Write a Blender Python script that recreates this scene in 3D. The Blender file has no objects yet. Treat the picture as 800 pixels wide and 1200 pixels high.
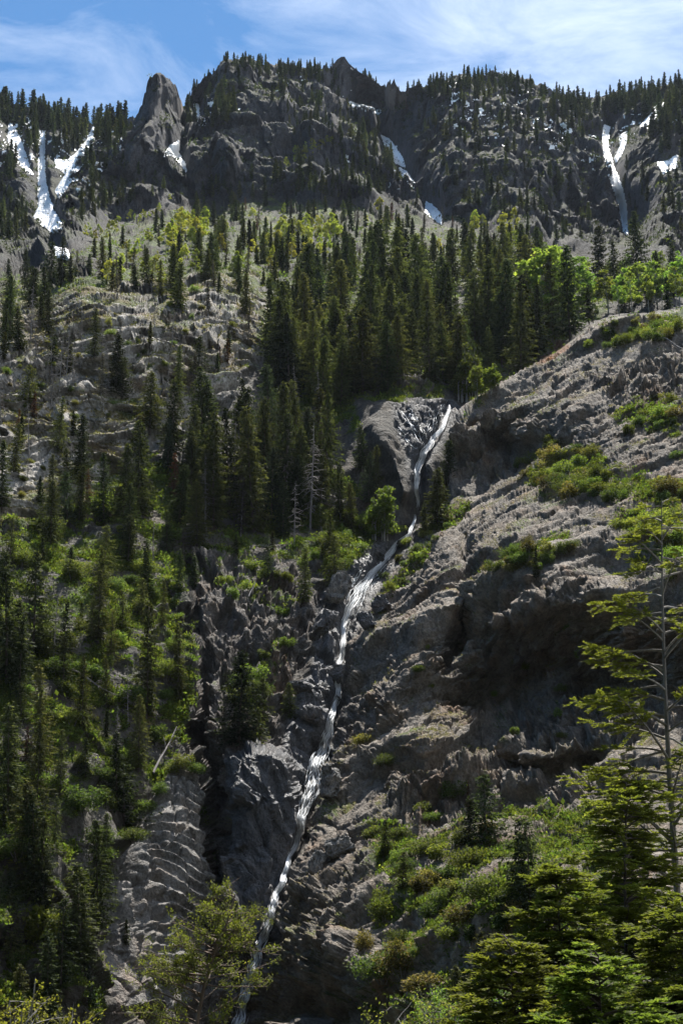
import bpy, math, random
import numpy as np
from mathutils import Matrix, Vector

R = math.radians
rng = np.random.default_rng(11)
random.seed(11)
scene = bpy.context.scene
COL = scene.collection

# ------------------------------------------------------------------ camera, sky, sun, exposure
FPX, PITCH, SHIFT = 1700.0, R(8.0), 300.0          # photo is 800 x 1200 pixels
cam_d = bpy.data.cameras.new("camera")
cam = bpy.data.objects.new("camera", cam_d)
COL.objects.link(cam)
cam_d.sensor_fit = 'VERTICAL'
cam_d.sensor_height = 36.0
cam_d.lens = FPX / 1200.0 * 36.0
cam_d.shift_y = SHIFT / 1200.0
cam_d.clip_start, cam_d.clip_end = 0.5, 6000.0
cam.rotation_euler = (R(90) + PITCH, 0, 0)
scene.camera = cam

SUN_EL, SUN_AZ = 62.0, 14.0          # azimuth measured from the view direction (+Y) towards +X
sun_dir = Vector((math.sin(R(SUN_AZ)) * math.cos(R(SUN_EL)), math.cos(R(SUN_AZ)) * math.cos(R(SUN_EL)), math.sin(R(SUN_EL))))
sd_ = bpy.data.lights.new("sun", 'SUN')
sd_.energy = 5.0
sd_.angle = R(0.5)
sd_.color = (1.0, 0.955, 0.88)
sun = bpy.data.objects.new("sun", sd_)
COL.objects.link(sun)
sun.rotation_euler = (-sun_dir).to_track_quat('-Z', 'Y').to_euler()

world = bpy.data.worlds.new("World")
scene.world = world
world.use_nodes = True
wt = world.node_tree
for n in list(wt.nodes):
    wt.nodes.remove(n)
W = lambda t: wt.nodes.new(t)
wo, bg, sky = W('ShaderNodeOutputWorld'), W('ShaderNodeBackground'), W('ShaderNodeTexSky')
sky.sky_type = 'NISHITA'
sky.sun_disc = False
sky.sun_elevation = R(SUN_EL)
sky.sun_rotation = R(SUN_AZ)
sky.altitude = 2600
sky.air_density = 1.0
sky.dust_density = 0.3
sky.ozone_density = 2.2
bg.inputs['Strength'].default_value = 0.064
tc = W('ShaderNodeTexCoord')
mp = W('ShaderNodeMapping')
mp.inputs['Rotation'].default_value = (0.0, R(28), R(10))
mp.inputs['Scale'].default_value = (3.2, 5.0, 11.0)
n1 = W('ShaderNodeTexNoise')
n1.inputs['Scale'].default_value = 2.3
n1.inputs['Detail'].default_value = 9
n1.inputs['Roughness'].default_value = 0.62
n1.inputs['Distortion'].default_value = 0.5
n2 = W('ShaderNodeTexNoise')
n2.inputs['Scale'].default_value = 3.1
n2.inputs['Detail'].default_value = 4
sep = W('ShaderNodeSeparateXYZ')
mx = W('ShaderNodeMath'); mx.operation = 'MULTIPLY_ADD'      # more cloud towards +X
mx.inputs[1].default_value = 0.7
ad = W('ShaderNodeMath'); ad.operation = 'ADD'
m2 = W('ShaderNodeMath'); m2.operation = 'MULTIPLY_ADD'
m2.inputs[1].default_value = 0.45
cr = W('ShaderNodeMapRange')
cr.inputs['From Min'].default_value = 0.61
cr.inputs['From Max'].default_value = 1.18
cr.inputs['To Max'].default_value = 0.66
cr.clamp = True
mix = W('ShaderNodeMixRGB')
mix.inputs['Color2'].default_value = (11.5, 12.2, 13.2, 1)
tint = W('ShaderNodeMixRGB'); tint.blend_type = 'MULTIPLY'; tint.inputs['Fac'].default_value = 1.0
tint.inputs['Color2'].default_value = (0.84, 1.24, 1.36, 1)
L = wt.links.new
L(tc.outputs['Generated'], mp.inputs['Vector'])
L(mp.outputs['Vector'], n1.inputs['Vector'])
L(tc.outputs['Generated'], n2.inputs['Vector'])
L(tc.outputs['Generated'], sep.inputs[0])
L(sep.outputs['X'], mx.inputs[0]); L(n1.outputs['Fac'], mx.inputs[2])
L(n2.outputs['Fac'], m2.inputs[0]); L(mx.outputs[0], m2.inputs[2])
L(m2.outputs[0], cr.inputs['Value'])
L(cr.outputs[0], mix.inputs['Fac'])
L(sky.outputs[0], tint.inputs['Color1'])
L(tint.outputs[0], mix.inputs['Color1'])
L(mix.outputs[0], bg.inputs['Color'])
L(bg.outputs[0], wo.inputs['Surface'])

scene.view_settings.view_transform = 'Standard'
scene.view_settings.look = 'None'
scene.view_settings.exposure = 1.08
scene.view_settings.gamma = 1.0
scene.view_settings.use_curve_mapping = False
scene.cycles.max_bounces = 6
scene.cycles.diffuse_bounces = 3
scene.cycles.transparent_max_bounces = 12
scene.cycles.transmission_bounces = 4
scene.cycles.caustics_reflective = False
scene.cycles.caustics_refractive = False
scene.cycles.use_denoising = True

# ------------------------------------------------------------------ numeric helpers
def smooth(a, b, x):
    t = np.clip((x - a) / (b - a), 0, 1)
    return t * t * (3 - 2 * t)

GRAD = np.array([[1,1,0],[-1,1,0],[1,-1,0],[-1,-1,0],[1,0,1],[-1,0,1],[1,0,-1],[-1,0,-1],[0,1,1],[0,-1,1],[0,1,-1],[0,-1,-1],[1,1,0],[-1,1,0],[0,-1,1],[0,-1,-1]], np.float32)

def hsh(ix, iy, iz, seed):
    h = ix.astype(np.uint32) * np.uint32(374761393) + iy.astype(np.uint32) * np.uint32(668265263) + iz.astype(np.uint32) * np.uint32(2147483647 - 1664525) + np.uint32(seed * 974711 + 17)
    h = (h ^ (h >> np.uint32(13))) * np.uint32(1274126177)
    h = (h ^ (h >> np.uint32(15))) * np.uint32(2246822519)
    return h ^ (h >> np.uint32(16))

def perlin(p, seed=0):
    """gradient noise about -1..1 at points p (n,3)"""
    f = np.floor(p)
    i = f.astype(np.int64)
    d = (p - f).astype(np.float32)
    u = d * d * d * (d * (d * 6 - 15) + 10)
    out = np.zeros(len(p), np.float32)
    for a in (0, 1):
        wx = u[:, 0] if a else 1 - u[:, 0]
        for b in (0, 1):
            wy = u[:, 1] if b else 1 - u[:, 1]
            for c in (0, 1):
                wz = u[:, 2] if c else 1 - u[:, 2]
                g = GRAD[hsh(i[:, 0] + a, i[:, 1] + b, i[:, 2] + c, seed) & np.uint32(15)]
                out += wx * wy * wz * (g[:, 0] * (d[:, 0] - a) + g[:, 1] * (d[:, 1] - b) + g[:, 2] * (d[:, 2] - c))
    return out

def fbm(p, octv=4, seed=0, gain=0.5, ridged=False):
    s, amp, tot = np.zeros(len(p), np.float32), 1.0, 0.0
    for o in range(octv):
        n = perlin(p * (2.03 ** o) + 13.7 * o, seed + o)
        s += amp * ((1 - 2 * np.abs(n)) if ridged else n)
        tot += amp
        amp *= gain
    return s / tot

def worley(p, seed=0):
    """F1, F2 and a random value of the nearest cell"""
    i = np.floor(p).astype(np.int64)
    f1 = np.full(len(p), 9.0, np.float32); f2 = f1.copy(); idv = np.zeros(len(p), np.float32)
    for a in (-1, 0, 1):
        for b in (-1, 0, 1):
            for c in (-1, 0, 1):
                h = hsh(i[:, 0] + a, i[:, 1] + b, i[:, 2] + c, seed)
                q = np.stack([(h & np.uint32(1023)), ((h >> np.uint32(10)) & np.uint32(1023)), ((h >> np.uint32(20)) & np.uint32(1023))], 1).astype(np.float32) / 1023.0
                dv = (i + np.array([a, b, c])) + q - p
                d = np.sqrt((dv * dv).sum(1)).astype(np.float32)
                v = ((h >> np.uint32(7)) & np.uint32(255)).astype(np.float32) / 255.0
                near = d < f1
                f2 = np.where(near, f1, np.minimum(f2, d))
                idv = np.where(near, v, idv)
                f1 = np.where(near, d, f1)
    return f1, f2, idv

def facet(p, seed=0, tilt=1.0):
    """broken rock: every cell is a flat face with its own height and tilt; also the distance to the crack"""
    i = np.floor(p).astype(np.int64)
    f1 = np.full(len(p), 9.0, np.float32); f2 = f1.copy(); val = np.zeros(len(p), np.float32)
    for a in (-1, 0, 1):
        for b in (-1, 0, 1):
            for c in (-1, 0, 1):
                h = hsh(i[:, 0] + a, i[:, 1] + b, i[:, 2] + c, seed)
                q = np.stack([(h & np.uint32(1023)), ((h >> np.uint32(10)) & np.uint32(1023)), ((h >> np.uint32(20)) & np.uint32(1023))], 1).astype(np.float32) / 1023.0
                dv = p - ((i + np.array([a, b, c])) + q)
                d = np.sqrt((dv * dv).sum(1)).astype(np.float32)
                h2 = (h ^ np.uint32(0x9E3779B9)) * np.uint32(2654435761)
                tv = np.stack([(h2 >> np.uint32(3)) & np.uint32(255), (h2 >> np.uint32(11)) & np.uint32(255), (h2 >> np.uint32(19)) & np.uint32(255)], 1).astype(np.float32) / 127.5 - 1
                v = ((h >> np.uint32(7)) & np.uint32(255)).astype(np.float32) / 255.0 - .5 + tilt * (tv * dv).sum(1)
                near = d < f1
                f2 = np.where(near, f1, np.minimum(f2, d))
                val = np.where(near, v, val)
                f1 = np.where(near, d, f1)
    return val, f2 - f1

CP, SP = math.cos(PITCH), math.sin(PITCH)
def ray(x, y):
    """direction with unit forward (Y) component of photo pixel x, y"""
    a = (np.asarray(x, float) - 400) / FPX
    b = (600 + SHIFT - np.asarray(y, float)) / FPX
    fy = CP - b * SP
    fz = SP + b * CP
    return np.stack([a / fy, np.ones_like(fy), fz / fy], -1)

def project(P):
    X, Y, Z = P[..., 0], P[..., 1], P[..., 2]
    f = Y * CP + Z * SP
    u = -Y * SP + Z * CP
    return 400 + FPX * X / f, 600 + SHIFT - FPX * u / f

# coarse image-space grid for masks
CX0, CY0, CS = -300.0, 0.0, 3.0
cxs = np.arange(CX0, 1110, CS); cys = np.arange(CY0, 1520, CS)
CGX, CGY = np.meshgrid(cxs, cys)

def samp(img, x, y):
    fx = np.clip((x - CX0) / CS, 0, img.shape[1] - 1.001); fy = np.clip((y - CY0) / CS, 0, img.shape[0] - 1.001)
    ix, iy = fx.astype(int), fy.astype(int)
    dx, dy = fx - ix, fy - iy
    return (img[iy, ix] * (1 - dx) + img[iy, ix + 1] * dx) * (1 - dy) + (img[iy + 1, ix] * (1 - dx) + img[iy + 1, ix + 1] * dx) * dy

def segdist(pts, closed, gx=None, gy=None):
    gx = CGX if gx is None else gx; gy = CGY if gy is None else gy
    P = np.array(pts, float)
    n = len(P)
    best = np.full(gx.shape, 1e9); tt = np.zeros(gx.shape)
    for k in range(n if closed else n - 1):
        a, b = P[k], P[(k + 1) % n]
        v = b - a
        t = np.clip(((gx - a[0]) * v[0] + (gy - a[1]) * v[1]) / max(v @ v, 1e-9), 0, 1)
        d = np.hypot(gx - a[0] - t * v[0], gy - a[1] - t * v[1])
        tt = np.where(d < best, k + t, tt)
        best = np.minimum(best, d)
    return best, tt

def inside(pts, gx, gy):
    P = np.array(pts, float)
    c = np.zeros(gx.shape, bool)
    n = len(P)
    for k in range(n):
        (x1, y1), (x2, y2) = P[k], P[(k + 1) % n]
        if y1 == y2:
            continue
        cond = ((y1 > gy) != (y2 > gy)) & (gx < (x2 - x1) * (gy - y1) / (y2 - y1) + x1)
        c ^= cond
    return c

def sdf(pts, gx=None, gy=None):
    """signed distance in pixels, positive inside"""
    gx = CGX if gx is None else gx; gy = CGY if gy is None else gy
    d, _ = segdist(pts, True, gx, gy)
    return np.where(inside(pts, gx, gy), d, -d)

def tps(anc):
    A = np.array(anc, float)
    xy, v = A[:, :2] / 300.0, np.log(A[:, 2])
    def phi(r2):
        return np.where(r2 > 1e-12, 0.5 * r2 * np.log(np.maximum(r2, 1e-12)), 0)
    n = len(A)
    r2 = ((xy[:, None] - xy[None]) ** 2).sum(-1)
    K = np.zeros((n + 3, n + 3))
    K[:n, :n] = phi(r2) + np.eye(n) * 2e-4
    K[:n, n] = 1; K[:n, n + 1:] = xy; K[n, :n] = 1; K[n + 1:, :n] = xy.T
    w = np.linalg.solve(K, np.r_[v, 0, 0, 0])
    gx, gy = CGX / 300.0, CGY / 300.0
    out = w[n] + w[n + 1] * gx + w[n + 2] * gy
    for k in range(n):
        out += w[k] * phi((gx - xy[k, 0]) ** 2 + (gy - xy[k, 1]) ** 2)
    return np.exp(out)

# ------------------------------------------------------------------ mesh helpers
def make_mesh(name, V, tris=None, quads=None, mats=(), tmat=None, qmat=None, smooth_=False, fattr=None, pattr=None, pcol=None):
    me = bpy.data.meshes.new(name)
    V = np.asarray(V, np.float32)
    nt = 0 if tris is None else len(tris)
    nq = 0 if quads is None else len(quads)
    loops = []
    if nt: loops.append(np.asarray(tris, np.int32).ravel())
    if nq: loops.append(np.asarray(quads, np.int32).ravel())
    lv = np.concatenate(loops) if loops else np.zeros(0, np.int32)
    me.vertices.add(len(V)); me.vertices.foreach_set('co', V.ravel())
    me.loops.add(len(lv)); me.loops.foreach_set('vertex_index', lv)
    me.polygons.add(nt + nq)
    st = np.concatenate([np.arange(nt) * 3, nt * 3 + np.arange(nq) * 4]).astype(np.int32)
    me.polygons.foreach_set('loop_start', st)
    for m in mats: me.materials.append(m)
    if tmat is not None or qmat is not None:
        mi = np.concatenate([np.zeros(nt, np.int32) if tmat is None else np.asarray(tmat, np.int32), np.zeros(nq, np.int32) if qmat is None else np.asarray(qmat, np.int32)])
        me.polygons.foreach_set('material_index', mi)
    me.polygons.foreach_set('use_smooth', np.full(nt + nq, bool(smooth_)))
    for k, a in (fattr or {}).items():
        at = me.attributes.new(k, 'FLOAT', 'FACE'); at.data.foreach_set('value', np.asarray(a, np.float32))
    for k, a in (pattr or {}).items():
        at = me.attributes.new(k, 'FLOAT', 'POINT'); at.data.foreach_set('value', np.asarray(a, np.float32))
    for k, a in (pcol or {}).items():
        at = me.attributes.new(k, 'FLOAT_COLOR', 'POINT')
        c = np.ones((len(V), 4), np.float32); c[:, :3] = a
        at.data.foreach_set('color', c.ravel())
    me.update(calc_edges=True)
    return me

def link(name, me, parent=None, loc=None):
    o = bpy.data.objects.new(name, me)
    COL.objects.link(o)
    if parent is not None: o.parent = parent
    if loc is not None: o.location = loc
    return o

def tag(o, label=None, cat=None, group=None, kind=None):
    if label: o['label'] = label
    if cat: o['category'] = cat
    if group: o['group'] = group
    if kind: o['kind'] = kind
    return o

# ------------------------------------------------------------------ materials
def newmat(name):
    m = bpy.data.materials.new(name); m.use_nodes = True
    nt = m.node_tree
    for n in list(nt.nodes): nt.nodes.remove(n)
    out = nt.nodes.new('ShaderNodeOutputMaterial')
    return m, nt, out

def node(nt, t, **kw):
    n = nt.nodes.new(t)
    for k, v in kw.items():
        if k in n.inputs: n.inputs[k].default_value = v
        else: setattr(n, k, v)
    return n

def leaf_material(name, dark, light, trans=0.35, tip=None, obj_random=0.42, rough=0.75, attr='leaf'):
    """foliage: per-leaf and per-plant variation of colour, thin leaves let light through"""
    m, nt, out = newmat(name)
    l = nt.links.new
    at = node(nt, 'ShaderNodeAttribute', attribute_name=attr)
    ramp = node(nt, 'ShaderNodeValToRGB')
    ramp.color_ramp.elements[0].color = (*dark, 1); ramp.color_ramp.elements[1].color = (*light, 1)
    if tip:
        ramp.color_ramp.elements[1].position = 0.8
        e = ramp.color_ramp.elements.new(0.97); e.color = (*tip, 1)
    l(at.outputs['Fac'], ramp.inputs['Fac'])
    oi = node(nt, 'ShaderNodeObjectInfo')
    at2 = node(nt, 'ShaderNodeAttribute', attribute_name='plant')
    s = node(nt, 'ShaderNodeMath', operation='ADD'); l(oi.outputs['Random'], s.inputs[0]); l(at2.outputs['Fac'], s.inputs[1])
    fr = node(nt, 'ShaderNodeMath', operation='FRACT'); l(s.outputs[0], fr.inputs[0])
    vr = node(nt, 'ShaderNodeMapRange'); l(fr.outputs[0], vr.inputs['Value'])
    vr.inputs['To Min'].default_value = 1 - obj_random; vr.inputs['To Max'].default_value = 1 + obj_random
    h2 = node(nt, 'ShaderNodeMath', operation='MULTIPLY_ADD'); l(fr.outputs[0], h2.inputs[0]); h2.inputs[1].default_value = 7.13; h2.inputs[2].default_value = 0.0
    hf = node(nt, 'ShaderNodeMath', operation='FRACT'); l(h2.outputs[0], hf.inputs[0])
    hr = node(nt, 'ShaderNodeMapRange'); l(hf.outputs[0], hr.inputs['Value']); hr.inputs['To Min'].default_value = 0.468; hr.inputs['To Max'].default_value = 0.528
    hs = node(nt, 'ShaderNodeHueSaturation'); l(ramp.outputs[0], hs.inputs['Color']); l(vr.outputs[0], hs.inputs['Value']); l(hr.outputs[0], hs.inputs['Hue'])
    bs = node(nt, 'ShaderNodeBsdfPrincipled', Roughness=rough)
    bs.inputs['Specular IOR Level'].default_value = 0.12
    tr = node(nt, 'ShaderNodeBsdfTranslucent')
    mul = node(nt, 'ShaderNodeMixRGB', blend_type='MULTIPLY'); mul.inputs['Fac'].default_value = 1; mul.inputs['Color2'].default_value = (1.5, 1.6, 0.7, 1)
    l(hs.outputs[0], mul.inputs['Color1']); l(mul.outputs[0], tr.inputs['Color'])
    l(hs.outputs[0], bs.inputs['Base Color'])
    mx = node(nt, 'ShaderNodeMixShader'); mx.inputs['Fac'].default_value = trans
    l(bs.outputs[0], mx.inputs[1]); l(tr.outputs[0], mx.inputs[2]); l(mx.outputs[0], out.inputs['Surface'])
    return m

def bark_material(name, c1, c2, scale=6.0):
    m, nt, out = newmat(name)
    l = nt.links.new
    t = node(nt, 'ShaderNodeTexCoord')
    mp = node(nt, 'ShaderNodeMapping'); mp.inputs['Scale'].default_value = (1, 1, 0.25)
    n = node(nt, 'ShaderNodeTexNoise', Scale=scale, Detail=6.0, Roughness=0.7)
    l(t.outputs['Object'], mp.inputs['Vector']); l(mp.outputs[0], n.inputs['Vector'])
    r = node(nt, 'ShaderNodeValToRGB'); r.color_ramp.elements[0].position = 0.35; r.color_ramp.elements[1].position = 0.65
    r.color_ramp.elements[0].color = (*c1, 1); r.color_ramp.elements[1].color = (*c2, 1)
    l(n.outputs['Fac'], r.inputs[0])
    b = node(nt, 'ShaderNodeBsdfPrincipled', Roughness=0.9)
    bp = node(nt, 'ShaderNodeBump', Strength=0.6, Distance=0.05); l(n.outputs['Fac'], bp.inputs['Height'])
    l(bp.outputs[0], b.inputs['Normal']); l(r.outputs[0], b.inputs['Base Color']); l(b.outputs[0], out.inputs['Surface'])
    return m

def terrain_material():
    m, nt, out = newmat("rock_and_turf")
    l = nt.links.new
    tc = node(nt, 'ShaderNodeTexCoord')
    col = node(nt, 'ShaderNodeAttribute', attribute_name='albedo')
    wet = node(nt, 'ShaderNodeAttribute', attribute_name='wet')
    veg = node(nt, 'ShaderNodeAttribute', attribute_name='veg')
    cl = node(nt, 'ShaderNodeAttribute', attribute_name='grain')          # metres per feature
    vd = node(nt, 'ShaderNodeVectorMath', operation='SCALE'); l(tc.outputs['Object'], vd.inputs[0]); l(cl.outputs['Fac'], vd.inputs['Scale'])
    n1 = node(nt, 'ShaderNodeTexNoise', Scale=0.55, Detail=8.0, Roughness=0.66)
    n2 = node(nt, 'ShaderNodeTexNoise', Scale=2.3, Detail=5.0, Roughness=0.62)
    v1 = node(nt, 'ShaderNodeTexVoronoi', Scale=0.8); v1.feature = 'DISTANCE_TO_EDGE'
    mp = node(nt, 'ShaderNodeMapping'); mp.inputs['Scale'].default_value = (1.2, 1.2, 0.45); mp.inputs['Rotation'].default_value = (0.2, 0.35, 0)
    wv = node(nt, 'ShaderNodeVectorMath', operation='MULTIPLY_ADD')
    l(n1.outputs['Color'], wv.inputs[0]); wv.inputs[1].default_value = (1.6, 1.6, 1.6); l(vd.outputs[0], wv.inputs[2])
    l(vd.outputs[0], n1.inputs['Vector']); l(vd.outputs[0], n2.inputs['Vector'])
    l(wv.outputs[0], mp.inputs[0]); l(mp.outputs[0], v1.inputs['Vector'])
    # colour variation of the rock itself: lichen, mineral staining
    r1 = node(nt, 'ShaderNodeMapRange'); l(n1.outputs['Fac'], r1.inputs['Value'])
    for k, v in (('From Min', .3), ('From Max', .7), ('To Min', .55), ('To Max', 1.5)): r1.inputs[k].default_value = v
    r2 = node(nt, 'ShaderNodeMapRange'); l(n2.outputs['Fac'], r2.inputs['Value'])
    for k, v in (('From Min', .3), ('From Max', .7), ('To Min', .6), ('To Max', 1.45)): r2.inputs[k].default_value = v
    mm = node(nt, 'ShaderNodeMath', operation='MULTIPLY'); l(r1.outputs[0], mm.inputs[0]); l(r2.outputs[0], mm.inputs[1])
    sc = node(nt, 'ShaderNodeVectorMath', operation='SCALE'); l(col.outputs['Color'], sc.inputs[0]); l(mm.outputs[0], sc.inputs['Scale'])
    warm = node(nt, 'ShaderNodeTexNoise', Scale=0.23, Detail=5.0); l(vd.outputs[0], warm.inputs['Vector'])
    wr = node(nt, 'ShaderNodeMapRange'); l(warm.outputs['Fac'], wr.inputs['Value'])
    for k, v in (('From Min', .5), ('From Max', .75), ('To Min', 0), ('To Max', .55)): wr.inputs[k].default_value = v
    wm = node(nt, 'ShaderNodeMixRGB', blend_type='MULTIPLY'); wm.inputs['Color2'].default_value = (1.25, 0.98, 0.74, 1)
    l(wr.outputs[0], wm.inputs['Fac']); l(sc.outputs[0], wm.inputs['Color1'])
    b = node(nt, 'ShaderNodeBsdfPrincipled')
    l(wm.outputs[0], b.inputs['Base Color'])
    rr = node(nt, 'ShaderNodeMapRange'); l(wet.outputs['Fac'], rr.inputs['Value'])
    rr.inputs['To Min'].default_value = 0.88; rr.inputs['To Max'].default_value = 0.48
    l(rr.outputs[0], b.inputs['Roughness'])
    sr = node(nt, 'ShaderNodeMapRange'); l(wet.outputs['Fac'], sr.inputs['Value'])
    sr.inputs['To Min'].default_value = 0.25; sr.inputs['To Max'].default_value = 0.4
    l(sr.outputs[0], b.inputs['Specular IOR Level'])
    # relief
    cap = node(nt, 'ShaderNodeMath', operation='MINIMUM'); l(v1.outputs['Distance'], cap.inputs[0]); cap.inputs[1].default_value = 0.16
    h1 = node(nt, 'ShaderNodeMath', operation='MULTIPLY_ADD'); l(cap.outputs[0], h1.inputs[0]); h1.inputs[1].default_value = 1.6; l(n1.outputs['Fac'], h1.inputs[2])
    h2 = node(nt, 'ShaderNodeMath', operation='MULTIPLY_ADD'); l(n2.outputs['Fac'], h2.inputs[0]); h2.inputs[1].default_value = 0.8; l(h1.outputs[0], h2.inputs[2])
    inv = node(nt, 'ShaderNodeMath', operation='DIVIDE'); inv.inputs[0].default_value = 1.3; l(cl.outputs['Fac'], inv.inputs[1])
    bp = node(nt, 'ShaderNodeBump', Strength=0.8); l(h2.outputs[0], bp.inputs['Height']); l(inv.outputs[0], bp.inputs['Distance'])
    l(bp.outputs[0], b.inputs['Normal'])
    l(b.outputs[0], out.inputs['Surface'])
    return m

def snow_material():
    m, nt, out = newmat("old_snow")
    l = nt.links.new
    t = node(nt, 'ShaderNodeTexCoord')
    n = node(nt, 'ShaderNodeTexNoise', Scale=0.25, Detail=8.0)
    l(t.outputs['Object'], n.inputs['Vector'])
    r = node(nt, 'ShaderNodeValToRGB'); r.color_ramp.elements[0].color = (0.74, 0.74, 0.74, 1); r.color_ramp.elements[1].color = (0.90, 0.91, 0.92, 1)
    r.color_ramp.elements[0].position = 0.3; r.color_ramp.elements[1].position = 0.55
    l(n.outputs['Fac'], r.inputs[0])
    b = node(nt, 'ShaderNodeBsdfPrincipled', Roughness=0.6)
    bp = node(nt, 'ShaderNodeBump', Strength=0.5, Distance=0.8); l(n.outputs['Fac'], bp.inputs['Height'])
    l(bp.outputs[0], b.inputs['Normal']); l(r.outputs[0], b.inputs['Base Color']); l(b.outputs[0], out.inputs['Surface'])
    return m

def water_material():
    m, nt, out = newmat("falling_water")
    l = nt.links.new
    a = node(nt, 'ShaderNodeAttribute', attribute_name='flow')       # x across, y along in metres
    mp = node(nt, 'ShaderNodeMapping'); mp.inputs['Scale'].default_value = (5.0, 0.55, 1)
    n = node(nt, 'ShaderNodeTexNoise', Scale=1.0, Detail=7.0, Roughness=0.65, Distortion=0.4)
    l(a.outputs['Vector'], mp.inputs[0]); l(mp.outputs[0], n.inputs['Vector'])
    ed = node(nt, 'ShaderNodeAttribute', attribute_name='cover')
    ad = node(nt, 'ShaderNodeMath', operation='MULTIPLY_ADD'); l(n.outputs['Fac'], ad.inputs[0]); ad.inputs[1].default_value = 1.7; l(ed.outputs['Fac'], ad.inputs[2])
    r = node(nt, 'ShaderNodeMapRange'); l(ad.outputs[0], r.inputs['Value'])
    for k, v in (('From Min', 1.05), ('From Max', 1.95), ('To Min', 0.0), ('To Max', .97)): r.inputs[k].default_value = v
    b = node(nt, 'ShaderNodeBsdfPrincipled', Roughness=0.35)
    b.inputs['Base Color'].default_value = (0.82, 0.85, 0.88, 1)
    tr = node(nt, 'ShaderNodeBsdfTranslucent'); tr.inputs['Color'].default_value = (0.85, 0.88, 0.92, 1)
    ms = node(nt, 'ShaderNodeMixShader'); ms.inputs[0].default_value = 0.5; l(b.outputs[0], ms.inputs[1]); l(tr.outputs[0], ms.inputs[2])
    tp = node(nt, 'ShaderNodeBsdfTransparent')
    mx = node(nt, 'ShaderNodeMixShader'); l(r.outputs[0], mx.inputs[0]); l(tp.outputs[0], mx.inputs[1]); l(ms.outputs[0], mx.inputs[2])
    bp = node(nt, 'ShaderNodeBump', Strength=0.25, Distance=0.1); l(n.outputs['Fac'], bp.inputs['Height']); l(bp.outputs[0], b.inputs['Normal'])
    l(mx.outputs[0], out.inputs['Surface'])
    return m

MAT_T = terrain_material()
MAT_SNOW = snow_material()
MAT_WATER = water_material()
BARK = bark_material("conifer_bark", (0.035, 0.027, 0.022), (0.12, 0.095, 0.08))
BARK_GREY = bark_material("dead_wood", (0.11, 0.10, 0.095), (0.30, 0.28, 0.265))
BARK_PALE = bark_material("aspen_bark", (0.16, 0.15, 0.13), (0.42, 0.41, 0.36))
M_DARK = leaf_material("spruce_dark", (0.018, 0.025, 0.014), (0.060, 0.074, 0.036), 0.28, tip=(0.14, 0.15, 0.075))
M_OLIVE = leaf_material("spruce_olive", (0.032, 0.040, 0.019), (0.105, 0.112, 0.050), 0.3, tip=(0.19, 0.185, 0.09))
M_BLUE = leaf_material("spruce_bluish", (0.018, 0.027, 0.020), (0.058, 0.076, 0.052), 0.26, tip=(0.12, 0.14, 0.09))
M_RUST = leaf_material("rust_needles", (0.055, 0.027, 0.020), (0.15, 0.068, 0.048), 0.25)
M_GREYN = leaf_material("grey_twigs", (0.05, 0.045, 0.04), (0.15, 0.135, 0.12), 0.15)
M_ASPEN = leaf_material("aspen_leaves", (0.07, 0.11, 0.024), (0.17, 0.225, 0.06), 0.46, tip=(0.25, 0.29, 0.08))
M_ASPENY = leaf_material("young_aspen_leaves", (0.14, 0.155, 0.03), (0.28, 0.29, 0.07), 0.46, tip=(0.37, 0.36, 0.10))
M_SHRUB = leaf_material("shrub_leaves", (0.034, 0.052, 0.015), (0.10, 0.128, 0.038), 0.38, tip=(0.14, 0.15, 0.06))
M_SHRUBG = leaf_material("bright_shrub_leaves", (0.055, 0.08, 0.018), (0.15, 0.185, 0.045), 0.42, tip=(0.18, 0.19, 0.06))
M_SHRUBY = leaf_material("yellowish_shrub_leaves", (0.062, 0.062, 0.020), (0.16, 0.15, 0.052), 0.38, tip=(0.23, 0.18, 0.08))
M_COVER = leaf_material("undergrowth_leaves", (0.036, 0.056, 0.013), (0.12, 0.155, 0.038), 0.42, tip=(0.20, 0.22, 0.06), obj_random=0.5)
M_FIR = leaf_material("fir_needles", (0.058, 0.078, 0.014), (0.155, 0.182, 0.042), 0.45, tip=(0.27, 0.26, 0.09), obj_random=0.12)

# ------------------------------------------------------------------ terrain: one relief, split into mountain / hillside / gorge wall / rock outcrop
SKY = [(-320,150),(-200,118),(-90,132),(-40,128),(0,127),(60,134),(120,148),(145,146),(160,138),(171,118),(178,101),(185,93),(199,94),(207,104),(214,126),(221,121),(230,101),(250,86),
       (262,70),(270,69),(276,78),(290,69),(310,77),(350,79),(388,83),(394,74),(401,68),(410,76),(420,84),(440,97),(450,108),(455,100),(462,100),(468,113),(480,108),(500,101),
       (530,93),(550,89),(575,87),(600,93),(640,106),(650,113),(690,120),(720,112),(760,106),(800,100),(900,92),(1000,104),(1120,84)]
SKX, SKYY = np.array(SKY, float).T
def ysky(x): return np.interp(x, SKX, SKYY)

MB = [(-320,330),(-90,318),(0,316),(60,308),(90,285),(130,262),(200,238),(300,232),(400,240),(500,258),(560,264),(640,285),(700,296),(900,300),(1120,296)]   # foot of the cliffs
def ymb(x): return np.interp(x, *np.array(MB, float).T)

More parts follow.
